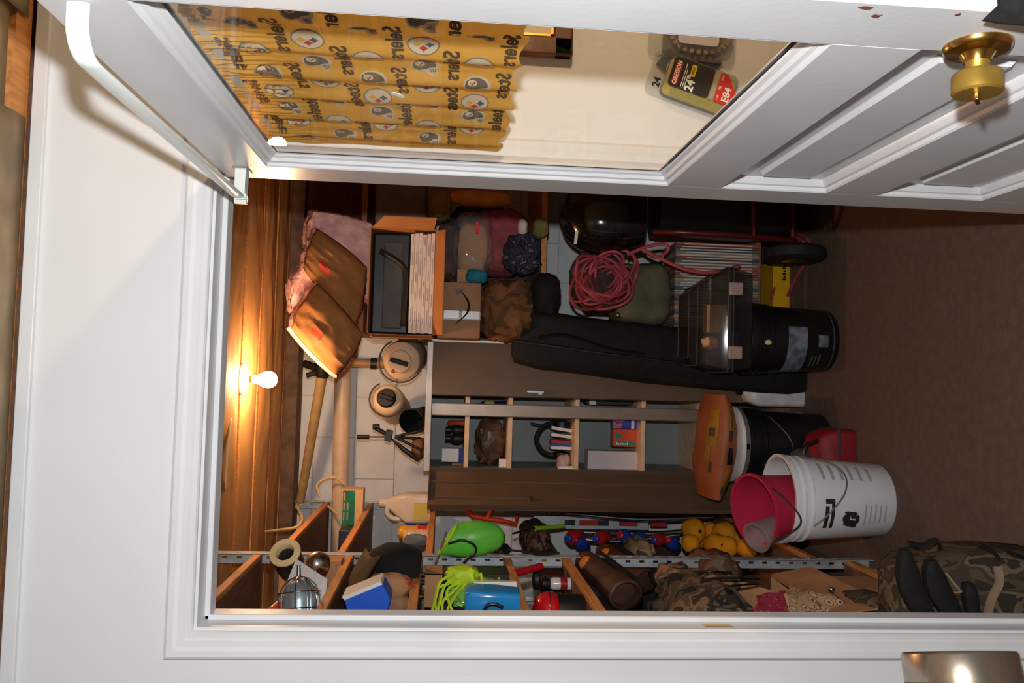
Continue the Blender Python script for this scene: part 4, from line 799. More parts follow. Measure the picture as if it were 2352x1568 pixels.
B().bb(x0+.012, x1-.012, y0-.0015, y0+.001, fc+.050, fc+.065).build('yellow_stripe', flatm('yellow_stripe', S(226,160,50), .4), t, smooth=False)
q = PX(955, 1232, -.68); t = thing('grease_jar', 'clear ribbed jar with a cream lid in front of the blue-banded carton', 'jar', (q.x, q.y, fc))
B().lathe([(.03, 0), (.032, .01), (.032, .085), (.028, .092)], (q.x, q.y, fc), n=26).build('jar', mat('milky_plastic', S(216,190,170), .2, var=.15, sc=30, stretch=(1,1,6)), t); B().lathe([(.031, .09), (.031, .106), (.028, .108)], (q.x, q.y, fc), n=26).build('lid', flatm('cream_lid', S(236,190,120), .4), t)
q = PX(905, 1222, -.68); t = thing('drink_can', 'red and yellow can standing next to the ribbed jar', 'can', (q.x, q.y, fc))
B().lathe([(.028, 0), (.03, .006), (.03, .12), (.025, .13)], (q.x, q.y, fc), n=26).build('can', flatm('amber_can', S(232,160,40), .3), t); B().lathe([(.0304, .01), (.0304, .05)], (q.x, q.y, fc), n=26, caps=False).build('red_band', flatm('red_band', S(220,50,30), .3), t); B().lathe([(.018, 0), (.012, .002), (.001, .003)], (q.x+.004, q.y-.031, fc+.085), (0, -1, 0), 20).build('round_label', flatm('red_round_label', S(206,60,66), .3), t)
q = PX(885, 1240, -.68); B().lump((q.x, q.y, fc+.05), (.05, .06, .10), 61, .15).one('grey_cloth', mat('grey_cloth', S(112,118,126), .8, var=.2), 'bunched grey cloth beside the red and yellow can', 'cloth')
# --- far bay top: green carton, black case, cables
q = P(812, 1160, 3.80); t = thing('green_carton', 'green and cream printed carton on the second board of the far bay', 'carton', (q.x, q.y, fb)); x0, x1, y0, y1 = q.x-.085, q.x+.075, q.y-.02, q.y+.07; z1 = P(786, 1160, q.y).z
B().bb(x0, x1, y0, y1, fb, z1).build('box', flatm('cream_carton', S(236,186,130), .5), t, bev=.002); B().bb(x0, x1-.006, y0-.001, y0+.001, fb+.036, z1-.004).build('green_panel', mat('green_panel', S(34,124,92), .45, var=.25, sc=20), t, smooth=False)
b = B()
for r_, n_ in ((0, 3), (1, 2)):
    for k in range(n_): b.bb(x0+.02+k*.045, x0+.055+k*.045, y0-.0018, y0+.0005, z1-.014-.016*r_, z1-.008-.016*r_)
b.build('printing', flatm('cream_print', S(206,170,110), .5), t, smooth=False)
q = PX(775, 1222, -.67); B().bb(q.x-.10, q.x+.02, q.y-.04, q.y+.04, fb, fb+.075).one('black_case', mat('dark_blue_case', S(44,46,56), .5), 'dark case lying in front of the green carton', 'case', bev=.01)
CABC = flatm('cream_flex', S(232,196,140), .45)
B().tube(bez([PX(600, 1222, -.70), PX(640, 1217, -.66), PX(680, 1210, -.63), PX(694, 1190, -.62), PX(682, 1160, -.62), PX(700, 1152, -.62), PX(740, 1155, -.62), PX(775, 1180, -.64)], 8), .006, 8).one('cream_flex', CABC, 'cream flex draped over the top board of the far bay', 'cable')
B().tube(bez([P(735, 1140, 3.95), P(728, 1115, 3.95), P(745, 1100, 3.95), P(770, 1097, 3.95), P(792, 1112, 3.95)], 8), .006, 8).one('cream_flex', CABC, 'loop of cream flex in front of the beige drain pipe', 'cable')
B().bb(-1.02, -.66, 2.1, 2.7, ZN['a']+.012, ZN['a']+.05).one('plank', mat('new_pine', S(230,160,80), .6, var=.15, stretch=(6,.7,6)), 'new pine plank lying on the topmost board', 'plank', bev=.003)
q = P(505, 1330, 2.38); B().lathe([(.03, 0), (.03, .08)], (q.x-.02, q.y, ZN['a']+.05), n=20).one('white_tin', PB, 'white tin standing on the topmost plank', 'tin')
# --- far bay middle: clamp, camo pouch, lime pen
q = PX(1130, 1180, -.66); OR = flatm('orange_clamp_paint', S(206,62,26), .4)
t = thing('hand_saw', 'orange tubular saw frame hooked on the far post behind the green hood', 'saw', P(1190, 1190, 3.9))
B().tube([P(1072, 1168, 3.9), P(1085, 1185, 3.9), P(1110, 1190, 3.9), P(1150, 1195, 3.9), P(1185, 1203, 3.9), P(1188, 1180, 3.9)], .012, 10).tube([P(1118, 1192, 3.9), P(1130, 1172, 3.9), P(1140, 1162, 3.9)], .012, 10).build('frame', OR, t)
q = PX(1230, 1238, -.70); B().lump((q.x, q.y+.05, fe+.065), (.14, .42, .13), 71, .14, 3, ridge=.2).one('striped_pouch', steps('dark_stripe', [S(70,52,44), S(120,88,68), S(52,44,42), S(140,92,76)], 10, stretch=(1,1,3)), 'dark striped soft pouch on the middle board of the far bay', 'pouch')
t = thing('lime_marker', 'lime green marker with a steel tip lying on the dark striped pouch', 'marker', PX(1262, 1215, -.632))
B().cyl(PX(1228, 1213, -.632), PX(1295, 1208, -.645), .010, .009, 14).build('barrel', flatm('lime_plastic', S(160,226,40), .35), t); B().cyl(PX(1228, 1213, -.632), PX(1178, 1225, -.625), .007, .004, 12).build('tip', STEEL, t)
# --- far bay bottom: level, tubes, bobbers, yellow floats
t = thing('spirit_level', 'grey spirit level with red inserts standing upright in the far bay', 'spirit level', P(1570, 1205, 3.86))
a, b2 = P(1220, 1199, 3.86), P(1590, 1201, 3.86); b2.z = max(b2.z, fg); d = (b2-a); GL = mat('grey_aluminium', S(190,196,198), .4, metal=.3, var=.1)
B().bb(a.x-.03, a.x+.03, 3.86, 3.885, ff, fe+.05).build('bar', GL, t, bev=.003)
zl = P(1350, 1200, 3.86).z
for z0_, h_, m_, nm in ((zl+.06, .05, BLK, 'vial_window'), (zl-.10, .05, BLK, 'vial_window'), (zl-.05, .09, flatm('red_insert', S(170,44,40), .4), 'red_insert'), (zl-.24, .09, flatm('red_insert', S(170,44,40), .4), 'red_insert'), (zl-.38, .08, flatm('red_insert', S(170,44,40), .4), 'red_insert')):
    B().bb(a.x-.012, a.x+.014, 3.857, 3.861, z0_, z0_+h_).build(nm, m_, t, bev=.002)
for k, (p0, p1) in enumerate((((1300, 1236), (1560, 1228)), ((1300, 1178), (1640, 1186)), ((1340, 1222), (1700, 1206)))):
    a, b2 = P(*p0, 3.75), P(*p1, 3.70); m_ = (a+b2)/2+Vector((-.02, 0, 0)); b2.z = max(b2.z, fg)
    B().tube(bez([a, m_, b2], 6), .011, 10).one('steel_tube', STEEL, ('bright steel tube leaning behind the red and blue bottles', 'bright steel tube leaning against the far post', 'bright steel tube leaning across the spirit level')[k], 'tube')
random.seed(8)
RED, BLU = flatm('red_float', S(206,36,36), .35), flatm('blue_float', S(34,72,176), .35)
zq = fg
for k, (x, y, r_) in enumerate(((1318, 1240, .036), (1335, 1250, .026), (1382, 1240, .030), (1438, 1236, .034), (1470, 1240, .026), (1516, 1244, .028), (1548, 1250, .028))):
    q = PX(x, y, -.70)
    c_, m2 = (RED, BLU) if k in (0, 2, 5) else (BLU, RED)
    t = thing('plastic_bottle', ('red bottle with a blue cap nearest the dark striped pouch', 'blue bottle with a red cap tucked under the red one by the striped pouch', 'red bottle with a blue cap in front of the spirit level', 'large blue bottle with a red cap above the camouflage shirt', 'small blue bottle with a red cap behind the camouflage shirt', 'red bottle with a blue cap next to the yellow floats', 'blue bottle with a red cap touching the yellow floats')[k], 'bottle', (q.x, q.y, q.z-.04), 'red and blue bottles in the far bay')
    ax = Vector((.2*random.uniform(-1, 1)+.2, -.75, .5))
    B().lathe([(r_*.8, -.08), (r_, -.07), (r_, .0), (r_*.7, .02), (r_*.4, .03)], q+Vector((0, .05, 0)), ax, 22).build('body', c_, t); B().lathe([(r_*.45, .028), (r_*.45, .05), (r_*.3, .052)], q+Vector((0, .05, 0)), ax, 18).build('cap', m2, t)
B().bb(-1.0, -.76, 3.34, 3.80, ff, ff+.22).one('dark_crate', BLK, 'dark crate behind the red and blue bottles in the far bay', 'crate', bev=.01)
YEL = mat('yellow_foam', S(236,150,14), .8, var=.12, sc=10, bump=.1)
yl = [(1598, 1222, .055), (1590, 1250, .040), (1628, 1238, .050), (1668, 1228, .055), (1650, 1255, .050), (1690, 1250, .055), (1708, 1222, .050), (1735, 1245, .050), (1750, 1215, .045), (1722, 1262, .040), (1762, 1255, .035), (1610, 1235, .045), (1640, 1222, .040), (1675, 1258, .045), (1735, 1225, .045)]
for k, (x, y, r_) in enumerate(yl):
    q = PX(x, y, -.66-.02*(k % 3)); t = thing('yellow_float', 'soft yellow foam float '+('with a black cord hole' if k % 2 == 0 else 'without a hole')+' piled low in the far bay', 'float', (q.x, q.y, q.z-r_), 'yellow floats in the far bay')
    B().lump(q+Vector((0, .03, 0)), (r_*2, r_*2.2, r_*1.9), k+80, .12, 1.8, 22, 14, 2.2, flat=False).build('foam', YEL, t)
    if k % 2 == 0: B().lathe([(.008, 0), (.008, .004)], q+Vector((.01, .03-r_*1.05, -.01)), (0, -1, 0), 12).build('cord_hole', BLK, t)
# ------------------------------------------------------------------ wooden shelf rack right of the cabinet
YR = 3.36; zu = P(838, 470, YR+.24).z; zl_ = P(1239, 580, YR+.45).z; zl_ = 1.155
rr_ = thing('wooden_rack', 'rough wooden rack with two boards right of the steel cabinet', 'rack', (.70, 3.7, 0))
DW = mat('dark_rack_wood', S(150,96,58), .7, var=.25, stretch=(.7, 6, 6))
crx = crr+.03
B().bb(crx, XR-.02, YR+.24, 4.10, zu-.012, zu+.012).build('shelf_board', DW, rr_, bev=.002)
B().bb(crx, XR-.02, 4.075, 4.10, zu+.012, 2.26).build('back_panel', mat('dark_hardboard', S(88,60,44), .7, var=.2), rr_)
B().bb(.32, XR-.02, YR+.10, 4.10, zl_-.012, zl_+.012).build('shelf_board', PINE, rr_, bev=.002)
B().bb(.25, XR-.02, YR+.12, 4.10, .19, .215).build('shelf_board', DW, rr_, bev=.002)
for x, y in ((XR-.06, YR+.03), (XR-.06, 4.07), (crx+.02, 4.07)): B().bb(x-.02, x+.02, y-.02, y+.02, 0, zu-.012).build('post', DW, rr_, bev=.003)
# insulation batts on the top board
def batt(corners, Y, th, label, front, seed, marks=()):
    pts = [P(x, y, Y+dy) for x, y, dy in corners]; a, b2, c_, d_ = pts
    lo = min(p_.z for p_ in pts)
    t = thing('insulation_batt', label, 'insulation', ((a.x+c_.x)/2, Y+th/2, lo), 'insulation batts on the rack')
    def f(u, v, k=0):
        s_, r_ = 2*u-1, 2*v-1; u, v = (s_*math.sqrt(1-.13*r_*r_*s_*s_*s_*s_-.05*r_*r_)+1)/2, (r_*math.sqrt(1-.13*s_*s_*r_*r_*r_*r_-.05*s_*s_)+1)/2
        return a*(1-u)*(1-v)+b2*u*(1-v)+c_*u*v+d_*(1-u)*v
    def bulge(u, v): return Vector((0, -.055*(math.sin(math.pi*u)*math.sin(math.pi*v))**.5, 0))+Vector((.006, .010, .006))*noise.noise(Vector((u*4, v*4, seed)))+Vector((0, .014*abs(noise.noise(Vector((u*7, v*3, seed+4)))), 0))
    b = B(); n = 16
    loop = [(i/n, 0) for i in range(n)]+[(1, i/n) for i in range(n)]+[(1-i/n, 1) for i in range(n)]+[(0, 1-i/n) for i in range(n)]
    cen = f(.5, .5); rs = []
    for (ins, dy) in ((.0, .006), (-.04, .25*th), (-.05, .7*th), (.0, th)):
        rs.append([f(u, v)+(f(u, v)-cen)*(-ins)+Vector((0, dy, .035*dy/th))+Vector((.012, .004, .012))*noise.noise(Vector((u*7, v*7, dy*30+seed))) for u, v in loop])
    b.rings(rs, caps=False); b.add(rs[-1], [tuple(range(4*n))]); b.build('fiberglass', PINK, t)
    fo = B().grid(lambda u, v: f(u, v)+bulge(u, v), 22, 22).build('facing', front, t, solid=.0015)
    for (mu, mv, s_) in marks:
        g = B(); g.grid(lambda u, v: f(mu+(u-.5)*s_, mv+(v-.5)*s_)+bulge(mu+(u-.5)*s_, mv+(v-.5)*s_)+Vector((0, -.003, 0)), 4, 4); g.build('red_stamp', flatm('red_stamp', S(206,74,44), .6), fo, smooth=True)
batt([(712, 478, .05), (862, 506, .05), (856, 708, .10), (696, 560, .10)], 3.46, .12, 'pink insulation batt with its fiberglass side showing at the back of the rack', PINK, 2)
batt([(690, 618, .0), (724, 516, .04), (850, 612, .04), (822, 762, .0)], 3.40, .10, 'kraft-faced pink batt with a red stamp lying across the middle of the top board', KRAFT2, 5, ((.42, .35, .17),))
batt([(660, 752, .0), (726, 640, .04), (842, 770, .03), (776, 872, .0)], 3.32, .10, 'kraft-faced pink batt with a red stamp slipping off the end of the top board', KRAFT2, 9, ((.34, .42, .17),))
batt([(668, 640, .05), (700, 600, .05), (735, 640, .06), (668, 720, .06)], 3.47, .08, 'torn scrap of pink insulation wedged below the ceiling', PINK, 12)
# carton on its side with white booklets
x0, x1, y0, y1, z0, z1 = bxd(846, 999, 524, 770, 3.36, .30)
z1 = zu-.014 if z1 > zu-.014 else z1
t = thing('open_carton', 'orange cardboard carton lying on its side with its open end facing the door', 'carton', ((x0+x1)/2, y0+.15, z0))
b = B().bb(x0, x1, y0, y1, z0, z0+.004).bb(x0, x1, y0, y1, z1-.004, z1).bb(x0, x0+.004, y0, y1, z0, z1).bb(x1-.004, x1, y0, y1, z0, z1).bb(x0, x1, y1-.004, y1, z0, z1); b.build('box', CARDO, t, smooth=False)
B().prism([(x0+.005, y0, z0+.002), (x1-.005, y0, z0+.002), (x1-.012, y0-.075, z0-.035), (x0+.002, y0-.075, z0-.035)], (0, 0, -.003)).build('flap', CARDO, t, smooth=False)
B().prism([(x1, y0, z0+.01), (x1, y0, z1-.01), (x1+.035, y0-.06, z1-.06), (x1+.035, y0-.06, z0-.0)], (.003, 0, 0)).build('flap', CARDO, t, smooth=False)
B().prism([(x0, y0, z0+.01), (x0, y0, z1-.01), (x0-.012, y0-.05, z1-.03), (x0-.012, y0-.05, z0)], (-.003, 0, 0)).build('flap', CARDO, t, smooth=False)
PAP = mat('cream_booklet', S(246,224,204), .55, var=.03)
INKV = flatm('violet_print', S(186,164,168), .6)
random.seed(3)
for k in range(6):
    za = z0+.005+k*.0165; o = thing('booklet', 'white booklet with faint violet print in the orange carton, '+('lowest of the stack', 'second from the bottom', 'third from the bottom', 'third from the top', 'second from the top', 'topmost of the stack')[k], 'booklet', ((x0+x1)/2, y0+.1, za), 'booklets in the orange carton')
    B().bb(x0+.010+.002*(k % 2), x1-.014-.003*(k % 3), y0+.008, y0+.22, za, za+.0155).build('cover', PAP, o, bev=.0015)
    b = B(); xx = x0+.03+random.uniform(0, .03)
    while xx < x1-.06:
        w_ = random.uniform(.02, .07); b.bb(xx, min(xx+w_, x1-.03), y0+.0072, y0+.009, za+.006, za+.0095); xx += w_+random.uniform(.02, .06)
    b.build('spine_print', INKV, o, smooth=False, kind='stuff')
zb = z0+.006+6*.0165
bc = thing('black_case', 'black padded case with a grey panel above the booklets in the orange carton', 'case', ((x0+x1)/2, y0+.14, zb))
B().bb(x0+.006, x1-.010, y0+.06, y0+.27, zb, z1-.008).build('case', BLK, bc, bev=.01)
B().bb(x0+.03, x1-.05, y0+.054, y0+.062, zb+.03, z1-.055).build('grey_panel', mat('grey_brown_panel', S(84,78,72), .6), bc, bev=.006)
B().tube(bez([(x1-.09, y0+.045, z1-.04), (x1-.14, y0+.035, zb+.04), (x1-.20, y0+.035, zb+.015), (x0+.04, y0+.04, zb+.02)], 6), .012, 8).build('handle', BLK, bc)
# parcel with curved arrow
x0, x1, y0, y1, z0, z1 = bxd(1006, 1104, 648, 776, 3.38, .22); z1 = min(z1, 1.60)
t = thing('parcel', 'brown parcel with a curved black arrow and a silver tape strip', 'parcel', ((x0+x1)/2, y0+.1, z0))
B().bb(x0, x1, y0, y1, z0, z1).build('box', mat('parcel_card', S(160,116,82), .7, var=.1, sc=8), t, bev=.003)
B().tube([Vector((x1-.035-.14*u, y0-.001, z0+.085-.045*math.sin(math.pi*u)+.02*u)) for u in [k/16 for k in range(17)]], lambda s_: .002+.006*math.sin(math.pi*min(1, s_*1.0)), 6, flat=.3).build('arrow', BLK, t)
B().prism([(x1-.03, y0-.0015, z0+.11), (x1-.055, y0-.0015, z0+.10), (x1-.026, y0-.0015, z0+.066)], (0, .002, 0)).build('arrow', BLK, t, smooth=False)
tp = B().bb(x0+.075, x0+.11, y0-.0012, y1, z0, z1+.001).build('tape', flatm('dark_tape', S(104,84,70), .25), t, smooth=False)
for k in range(2): B().bb(x0+.08, x0+.112, y0-.002, y0+.001, z0+.004+.085*k, z0+.075+.075*k).build('tape_label', flatm('white_tape', S(232,230,228), .25), tp, smooth=False)
b = B()
for k in range(2): b.bb(x1-.030+.012*k, x1-.021+.012*k, y0-.0015, y0+.001, z1-.03, z1-.018)
b.build('handling_marks', BLK, t, smooth=False)
zp = z0
# clothes on the lower board
CL = [
 ('camouflage_coat', (1105, 1235, 640, 782), 3.40, .26, CAMOB, 'brown camouflage coat folded under the parcel on the lower board', 'coat', 101, .18),
 ('black_bag', (1228, 1292, 622, 720), 3.36, .20, mat('black_canvas', S(22,22,26), .9, var=.3), 'black canvas bag drooping off the front of the lower board', 'bag', 102, .1),
 ('maroon_blanket', (1085, 1215, 470, 625), 3.46, .24, mat('maroon_wool', S(150,72,76), .9, var=.2, bump=.3), 'maroon blanket bundled on the lower board of the rack', 'blanket', 103, .12),
 ('brown_jacket', (1000, 1062, 505, 640), 3.44, .22, mat('dark_brown_wool', S(86,66,60), .9, var=.3, bump=.3), 'dark brown jacket stuffed below the orange carton', 'jacket', 104, .15),
 ('navy_shirt', (1160, 1245, 535, 625), 3.38, .12, steps('navy_speckle', [S(42,42,56), S(60,60,80), S(30,30,40), S(110,104,110)], 60), 'speckled navy shirt hanging over the edge of the lower board', 'shirt', 105, .2),
 ('olive_hood', (985, 1040, 424, 500), 3.50, .16, mat('olive_cloth', S(150,126,70), .85, var=.2), 'olive hooded garment at the dark end of the rack', 'hood', 106, .15),
 ('orange_towel', (1035, 1178, 432, 468), 3.46, .12, mat('orange_towel_cloth', S(226,150,70), .9, var=.12, bump=.3), 'rolled orange towel above the maroon blanket', 'towel', 107, .06),
 ('white_sock', (1190, 1212, 500, 545), 3.42, .06, mat('white_cotton', S(220,200,190), .9, var=.1), 'white sock lying beside the maroon blanket', 'sock', 108, .1),
 ('olive_beanie', (1225, 1262, 498, 545), 3.42, .08, mat('olive_knit', S(124,116,60), .9, var=.3, bump=.4), 'olive knit beanie at the edge of the lower board', 'beanie', 109, .1),
 ('teal_cloth', (1068, 1120, 616, 650), 3.40, .08, mat('teal_cloth', S(20,120,140), .7, var=.2), 'small teal cloth tucked beside the parcel', 'cloth', 110, .1)]
for nm, (a0, a1, b0, b1), Y, dep, m_, lab, cat, sd, am in CL:
    x0, x1, y0, y1, z0, z1 = bxd(a0, a1, b0, b1, Y, dep)
    B().lump(((x0+x1)/2, (y0+y1)/2, (z0+z1)/2), (x1-x0, y1-y0, z1-z0), sd, am, 2.4, 34, 22, 3.0, flat=False, ridge=.10).one(nm, m_, lab, cat)
x0, x1, y0, y1, z0, z1 = bxd(1040, 1135, 478, 632, 3.40, .14)
t = thing('clear_bag', 'clear plastic bag of tan clothing with a red tag, leaning on the maroon blanket', 'bag', ((x0+x1)/2, y0+.07, z0))
B().lump(((x0+x1)/2, (y0+y1)/2, (z0+z1)/2), (x1-x0, y1-y0, z1-z0), 120, .15, 2.4, 30, 20, 2.6, flat=False, ridge=.2).build('wrapping', CLEAR, t)
B().lump(((x0+x1)/2-.02, (y0+y1)/2+.01, (z0+z1)/2), ((x1-x0)*.8, (y1-y0)*.7, (z1-z0)*.8), 121, .12, 2.2, 26, 16, 2.6, flat=False).build('contents', mat('tan_fabric', S(190,142,104), .85, var=.2, sc=7), t)
q = P(1096, 522, 3.385); B().bb(q.x-.025, q.x+.025, q.y, q.y+.003, q.z-.008, q.z+.008).build('red_tag', flatm('red_tag', S(226,40,44), .5), t)
x0, x1, y0, y1, z0, z1 = bxd(1050, 1075, 618, 648, 3.42, .10); B().bb(x0, x1, y0, y1, z0, z1).one('small_carton', CARD, 'small tan carton between the brown jacket and the parcel', 'carton', bev=.002)
x0, x1, y0, y1, z0, z1 = bxd(1000, 1230, 470, 760, 3.66, .2, zl_+.013); B().lump(((x0+x1)/2, (y0+y1)/2, (z0+z1)/2), (x1-x0, y1-y0, z1-z0), 131, .12, 2, 36, 22, 3.2).one('dark_quilt', mat('dark_quilt', S(70,56,52), .9, var=.3, bump=.3), 'dark quilt heaped behind the parcel and the clothes on the lower board', 'quilt')
x0, x1, y0, y1, z0, z1 = bxd(862, 980, 425, 520, 3.60, .2); B().bb(x0, x1+.1, y0, y1, z0, z1).one('grey_bin', mat('grey_bin', S(120,112,112), .6), 'grey plastic bin in the dark behind the orange carton', 'bin', bev=.01)
# ------------------------------------------------------------------ dark machine by the hinge side
t = thing('pressure_washer', 'black wheeled pressure washer with a dark red tube frame beside the rack', 'pressure washer', (.78, 3.30, 0))
x0, x1, y0, y1, z0, z1 = bxd(1298, 1488, 440, 580, 3.18, .30)
rs = []
for i in range(13):
    s_ = i/12; h = z0+(z1-z0)*s_; k = math.sqrt(max(.0, 1-max(0, (s_-.35)/.66)**2.4))*(.86+.14*min(1, s_/.3)); k = max(k, .08)
    rs.append([Vector(((x0+x1)/2+.05+k*.16*math.copysign(abs(math.cos(a))**.8, math.cos(a)), y0+.15+k*.15*math.copysign(abs(math.sin(a))**.8, math.sin(a)), h)) for a in [2*math.pi*j/36 for j in range(36)]])
hd = B().rings(rs).build('housing', GLOSSB, t)
lq = P(1325, 543, 3.16); 
B().box(Vector((lq.x, lq.y+.02, lq.z)), (.055, .004, .012), rotz(-30)).build('label', PB, hd)
DR = mat('dark_red_paint', S(78,18,18), .35, var=.15)
hx = (x0+x1)/2+.12
b = B()
for sx in (-.16, .17):
    b.tube(bez([(hx+sx, 3.20, .16), (hx+sx, 3.14, .34), (hx+sx*.95, 3.16, .62), (hx+sx*.9, 3.22, .74)], 6), .013, 10)
b.tube([(hx-.16, 3.13, .36), (hx+.17, 3.13, .36)], .011, 10).tube([(hx-.16, 3.2, .17), (hx+.17, 3.2, .17)], .011, 10); b.build('frame', DR, t)
B().rings([rect(hx, 3.30, .13, .11, .18, .03), rect(hx, 3.30, .14, .12, .3, .04), rect(hx, 3.30, .13, .11, .72, .04)]).build('engine', BLK, t)
for sx in (-.20, .20):
    w_ = B().lathe([(.05, -.028), (.11, -.03), (.125, -.018), (.128, 0), (.125, .018), (.11, .03), (.05, .028)], (hx+sx, 3.28, .128), (1, 0, 0), 32).build('wheel', RUB, t)
    B().lathe([(.05, -.03), (.05, .03)], (hx+sx, 3.28, .128), (1, 0, 0), 20).build('hub', DR, w_)
# ------------------------------------------------------------------ coiled pink cord in a clear bag, canvas bag, magazines
CORD = mat('pink_cord', S(176,74,80), .5, var=.15)
random.seed(12); c = P(1385, 640, 3.34); t = thing('cord_coil', 'tangled pink extension cord coiled beside the black pressure washer', 'cord', (c.x, c.y, c.z-.17))
tl = math.radians(35)
B().lump(c+Vector((0, .06, 0)), (.27, .12, .26), 139, .1, 2, 30, 18, 2.2, flat=False).build('mesh_bag', mat('dark_mesh', S(64,46,48), .9, var=.4, sc=60), t)
for k in range(16):
    rx, rz = random.uniform(.07, .165), random.uniform(.03, .115); off = Vector((random.uniform(-.035, .035), random.uniform(-.05, .04), random.uniform(-.035, .035))); pts = []
    an = tl+random.uniform(-.35, .35)
    for j in range(28):
        a = 2*math.pi*j/28; px_, pz_ = rz*math.cos(a), rx*math.sin(a)
        pts.append(c+off+Vector((px_*math.cos(an)-pz_*math.sin(an), .05*math.sin(a*2+k)+.02*math.cos(a+k), px_*math.sin(an)+pz_*math.cos(an)))+Vector((.008, .008, .008))*noise.noise(Vector((a, k, 1))))
    B().tube(pts, .0058, 8, closed=True).build('cord_loop', CORD, t)
B().tube(bez([P(1440, 585, 3.28), P(1490, 565, 3.26), P(1530, 562, 3.25), P(1532, 578, 3.25), P(1505, 590, 3.27), P(1480, 575, 3.28)], 8), .0075, 8).build('cord_tail', CORD, t)
B().tube(bez([P(1470, 570, 3.27), P(1520, 595, 3.24), P(1580, 620, 3.22), P(1640, 625, 3.22), P(1700, 610, 3.24)], 8), .0075, 8).build('cord_tail', CORD, t)
x0, x1, y0, y1, z0, z1 = bxd(1415, 1548, 600, 745, 3.42, .22)
OLV = mat('olive_canvas', S(96,92,66), .9, var=.25, sc=9, bump=.3)
t = thing('canvas_bag', 'olive canvas bag with a brass snap under the pink cord', 'bag', ((x0+x1)/2, y0+.1, z0))
B().lump(((x0+x1)/2, (y0+y1)/2, (z0+z1)/2), (x1-x0, y1-y0, z1-z0), 140, .08, 2, 36, 22, 4.0, flat=False).build('body', OLV, t)
q = P(1420, 723, 3.40); B().lathe([(.009, 0), (.009, .005), (.003, .008)], q, (0, -1, 0), 14).build('snap', BRASS, t)
zm = P(1548, 650, 3.44).z; zmb = .217
cols = [(196,190,176), (176,96,84), (120,132,140), (206,176,150), (150,150,140), (204,120,100), (96,110,124), (190,160,130), (150,90,100), (176,184,170)]
MM = [mat('magazine_'+n_, S(*[v_*.8 for v_ in c_]), .5, var=.12, sc=14) for n_, c_ in zip(('ivory', 'brick', 'slate', 'sand', 'grey', 'coral', 'steel', 'buff', 'plum', 'sage'), cols)]
PGS = mat('magazine_pages', S(214,206,190), .7, var=.1, sc=60, stretch=(60,1,1))
xa, xb = P(1600, 752, 3.44).x, P(1600, 562, 3.44).x; X = xa; k = 0; random.seed(21)
MCN = ('ivory', 'brick red', 'slate blue', 'sand', 'grey', 'coral', 'pewter', 'buff', 'plum', 'sage'); MSEQ = []
while len(MSEQ) < 60:
    c_ = random.randrange(10)
    if c_ not in MSEQ[-2:]: MSEQ.append(c_)
while X < xb:
    w_ = random.uniform(.007, .014); hh = zm-.005*random.random()-(.0 if X < xb-.05 else -.0); i_ = MSEQ[k]; yy = 3.44+random.uniform(-.008, .006)
    o = thing('magazine', (MCN[i_]+' magazine standing on edge between '+MCN[MSEQ[k-1]]+' and '+MCN[MSEQ[k+1]]+' ones' if k else MCN[i_]+' magazine at the end of the row against the long black bag'), 'magazine', (X+w_/2, yy, zmb), 'magazines standing in a row')
    cv = B().bb(X, X+w_, yy, yy+.20, zmb, hh-.002)
    cv.build('cover', MM[i_], o, bev=.0008)
    B().bb(X+w_*.3, X+w_*.7, yy-.0006, yy+.001, zmb+.03, hh-.03*random.random()-.02).build('spine_print', PGS, o, smooth=False)
    X += w_+.0008; k += 1
q = PZ(1778, 650, 0); t = thing('yellow_book', 'thick yellow book with black lettering on the floor below the magazines', 'book', (q.x, 3.70, 0))
x0, x1 = P(1780, 705, 3.62).x, P(1780, 600, 3.62).x
B().bb(x0, x1, 3.62, 3.80, 0, .005).bb(x0, x1, 3.62, 3.80, .075, .08).bb(x0, x1, 3.62, 3.624, 0, .08).build('cover', flatm('yellow_cover', S(226,170,20), .4), t, smooth=False)
B().bb(x0+.004, x1-.004, 3.624, 3.794, .005, .075).build('pages', PGS, t, smooth=False)
b = B()
for k in range(6): b.bb(x1-.022-.013*k, x1-.013-.013*k, 3.619, 3.621, .018, .018+.012+.004*(k % 2))
b.build('lettering', BLK, t, smooth=False)
B().tube(bez([PZ(1752, 690, .09)+Vector((0, -.1, 0)), PZ(1775, 640, .05)+Vector((0, -.05, 0)), PZ(1800, 590, .008), PZ(1795, 530, .008), PZ(1850, 545, .008), PZ(1862, 580, .008), PZ(1830, 608, .008), PZ(1805, 585, .008), PZ(1822, 545, .008), PZ(1845, 556, .012)], 8), .0075, 8).one('extension_cord', CORD, 'loose end of pink cord looping on the floor beside the yellow book', 'cord')
B().tube(bez([PZ(1868, 575, .008), PZ(1845, 610, .008), PZ(1820, 655, .008), PZ(1800, 700, .008)], 8), .0075, 8).one('extension_cord', CORD, 'short straight length of pink cord on the floor near the black bucket', 'cord')
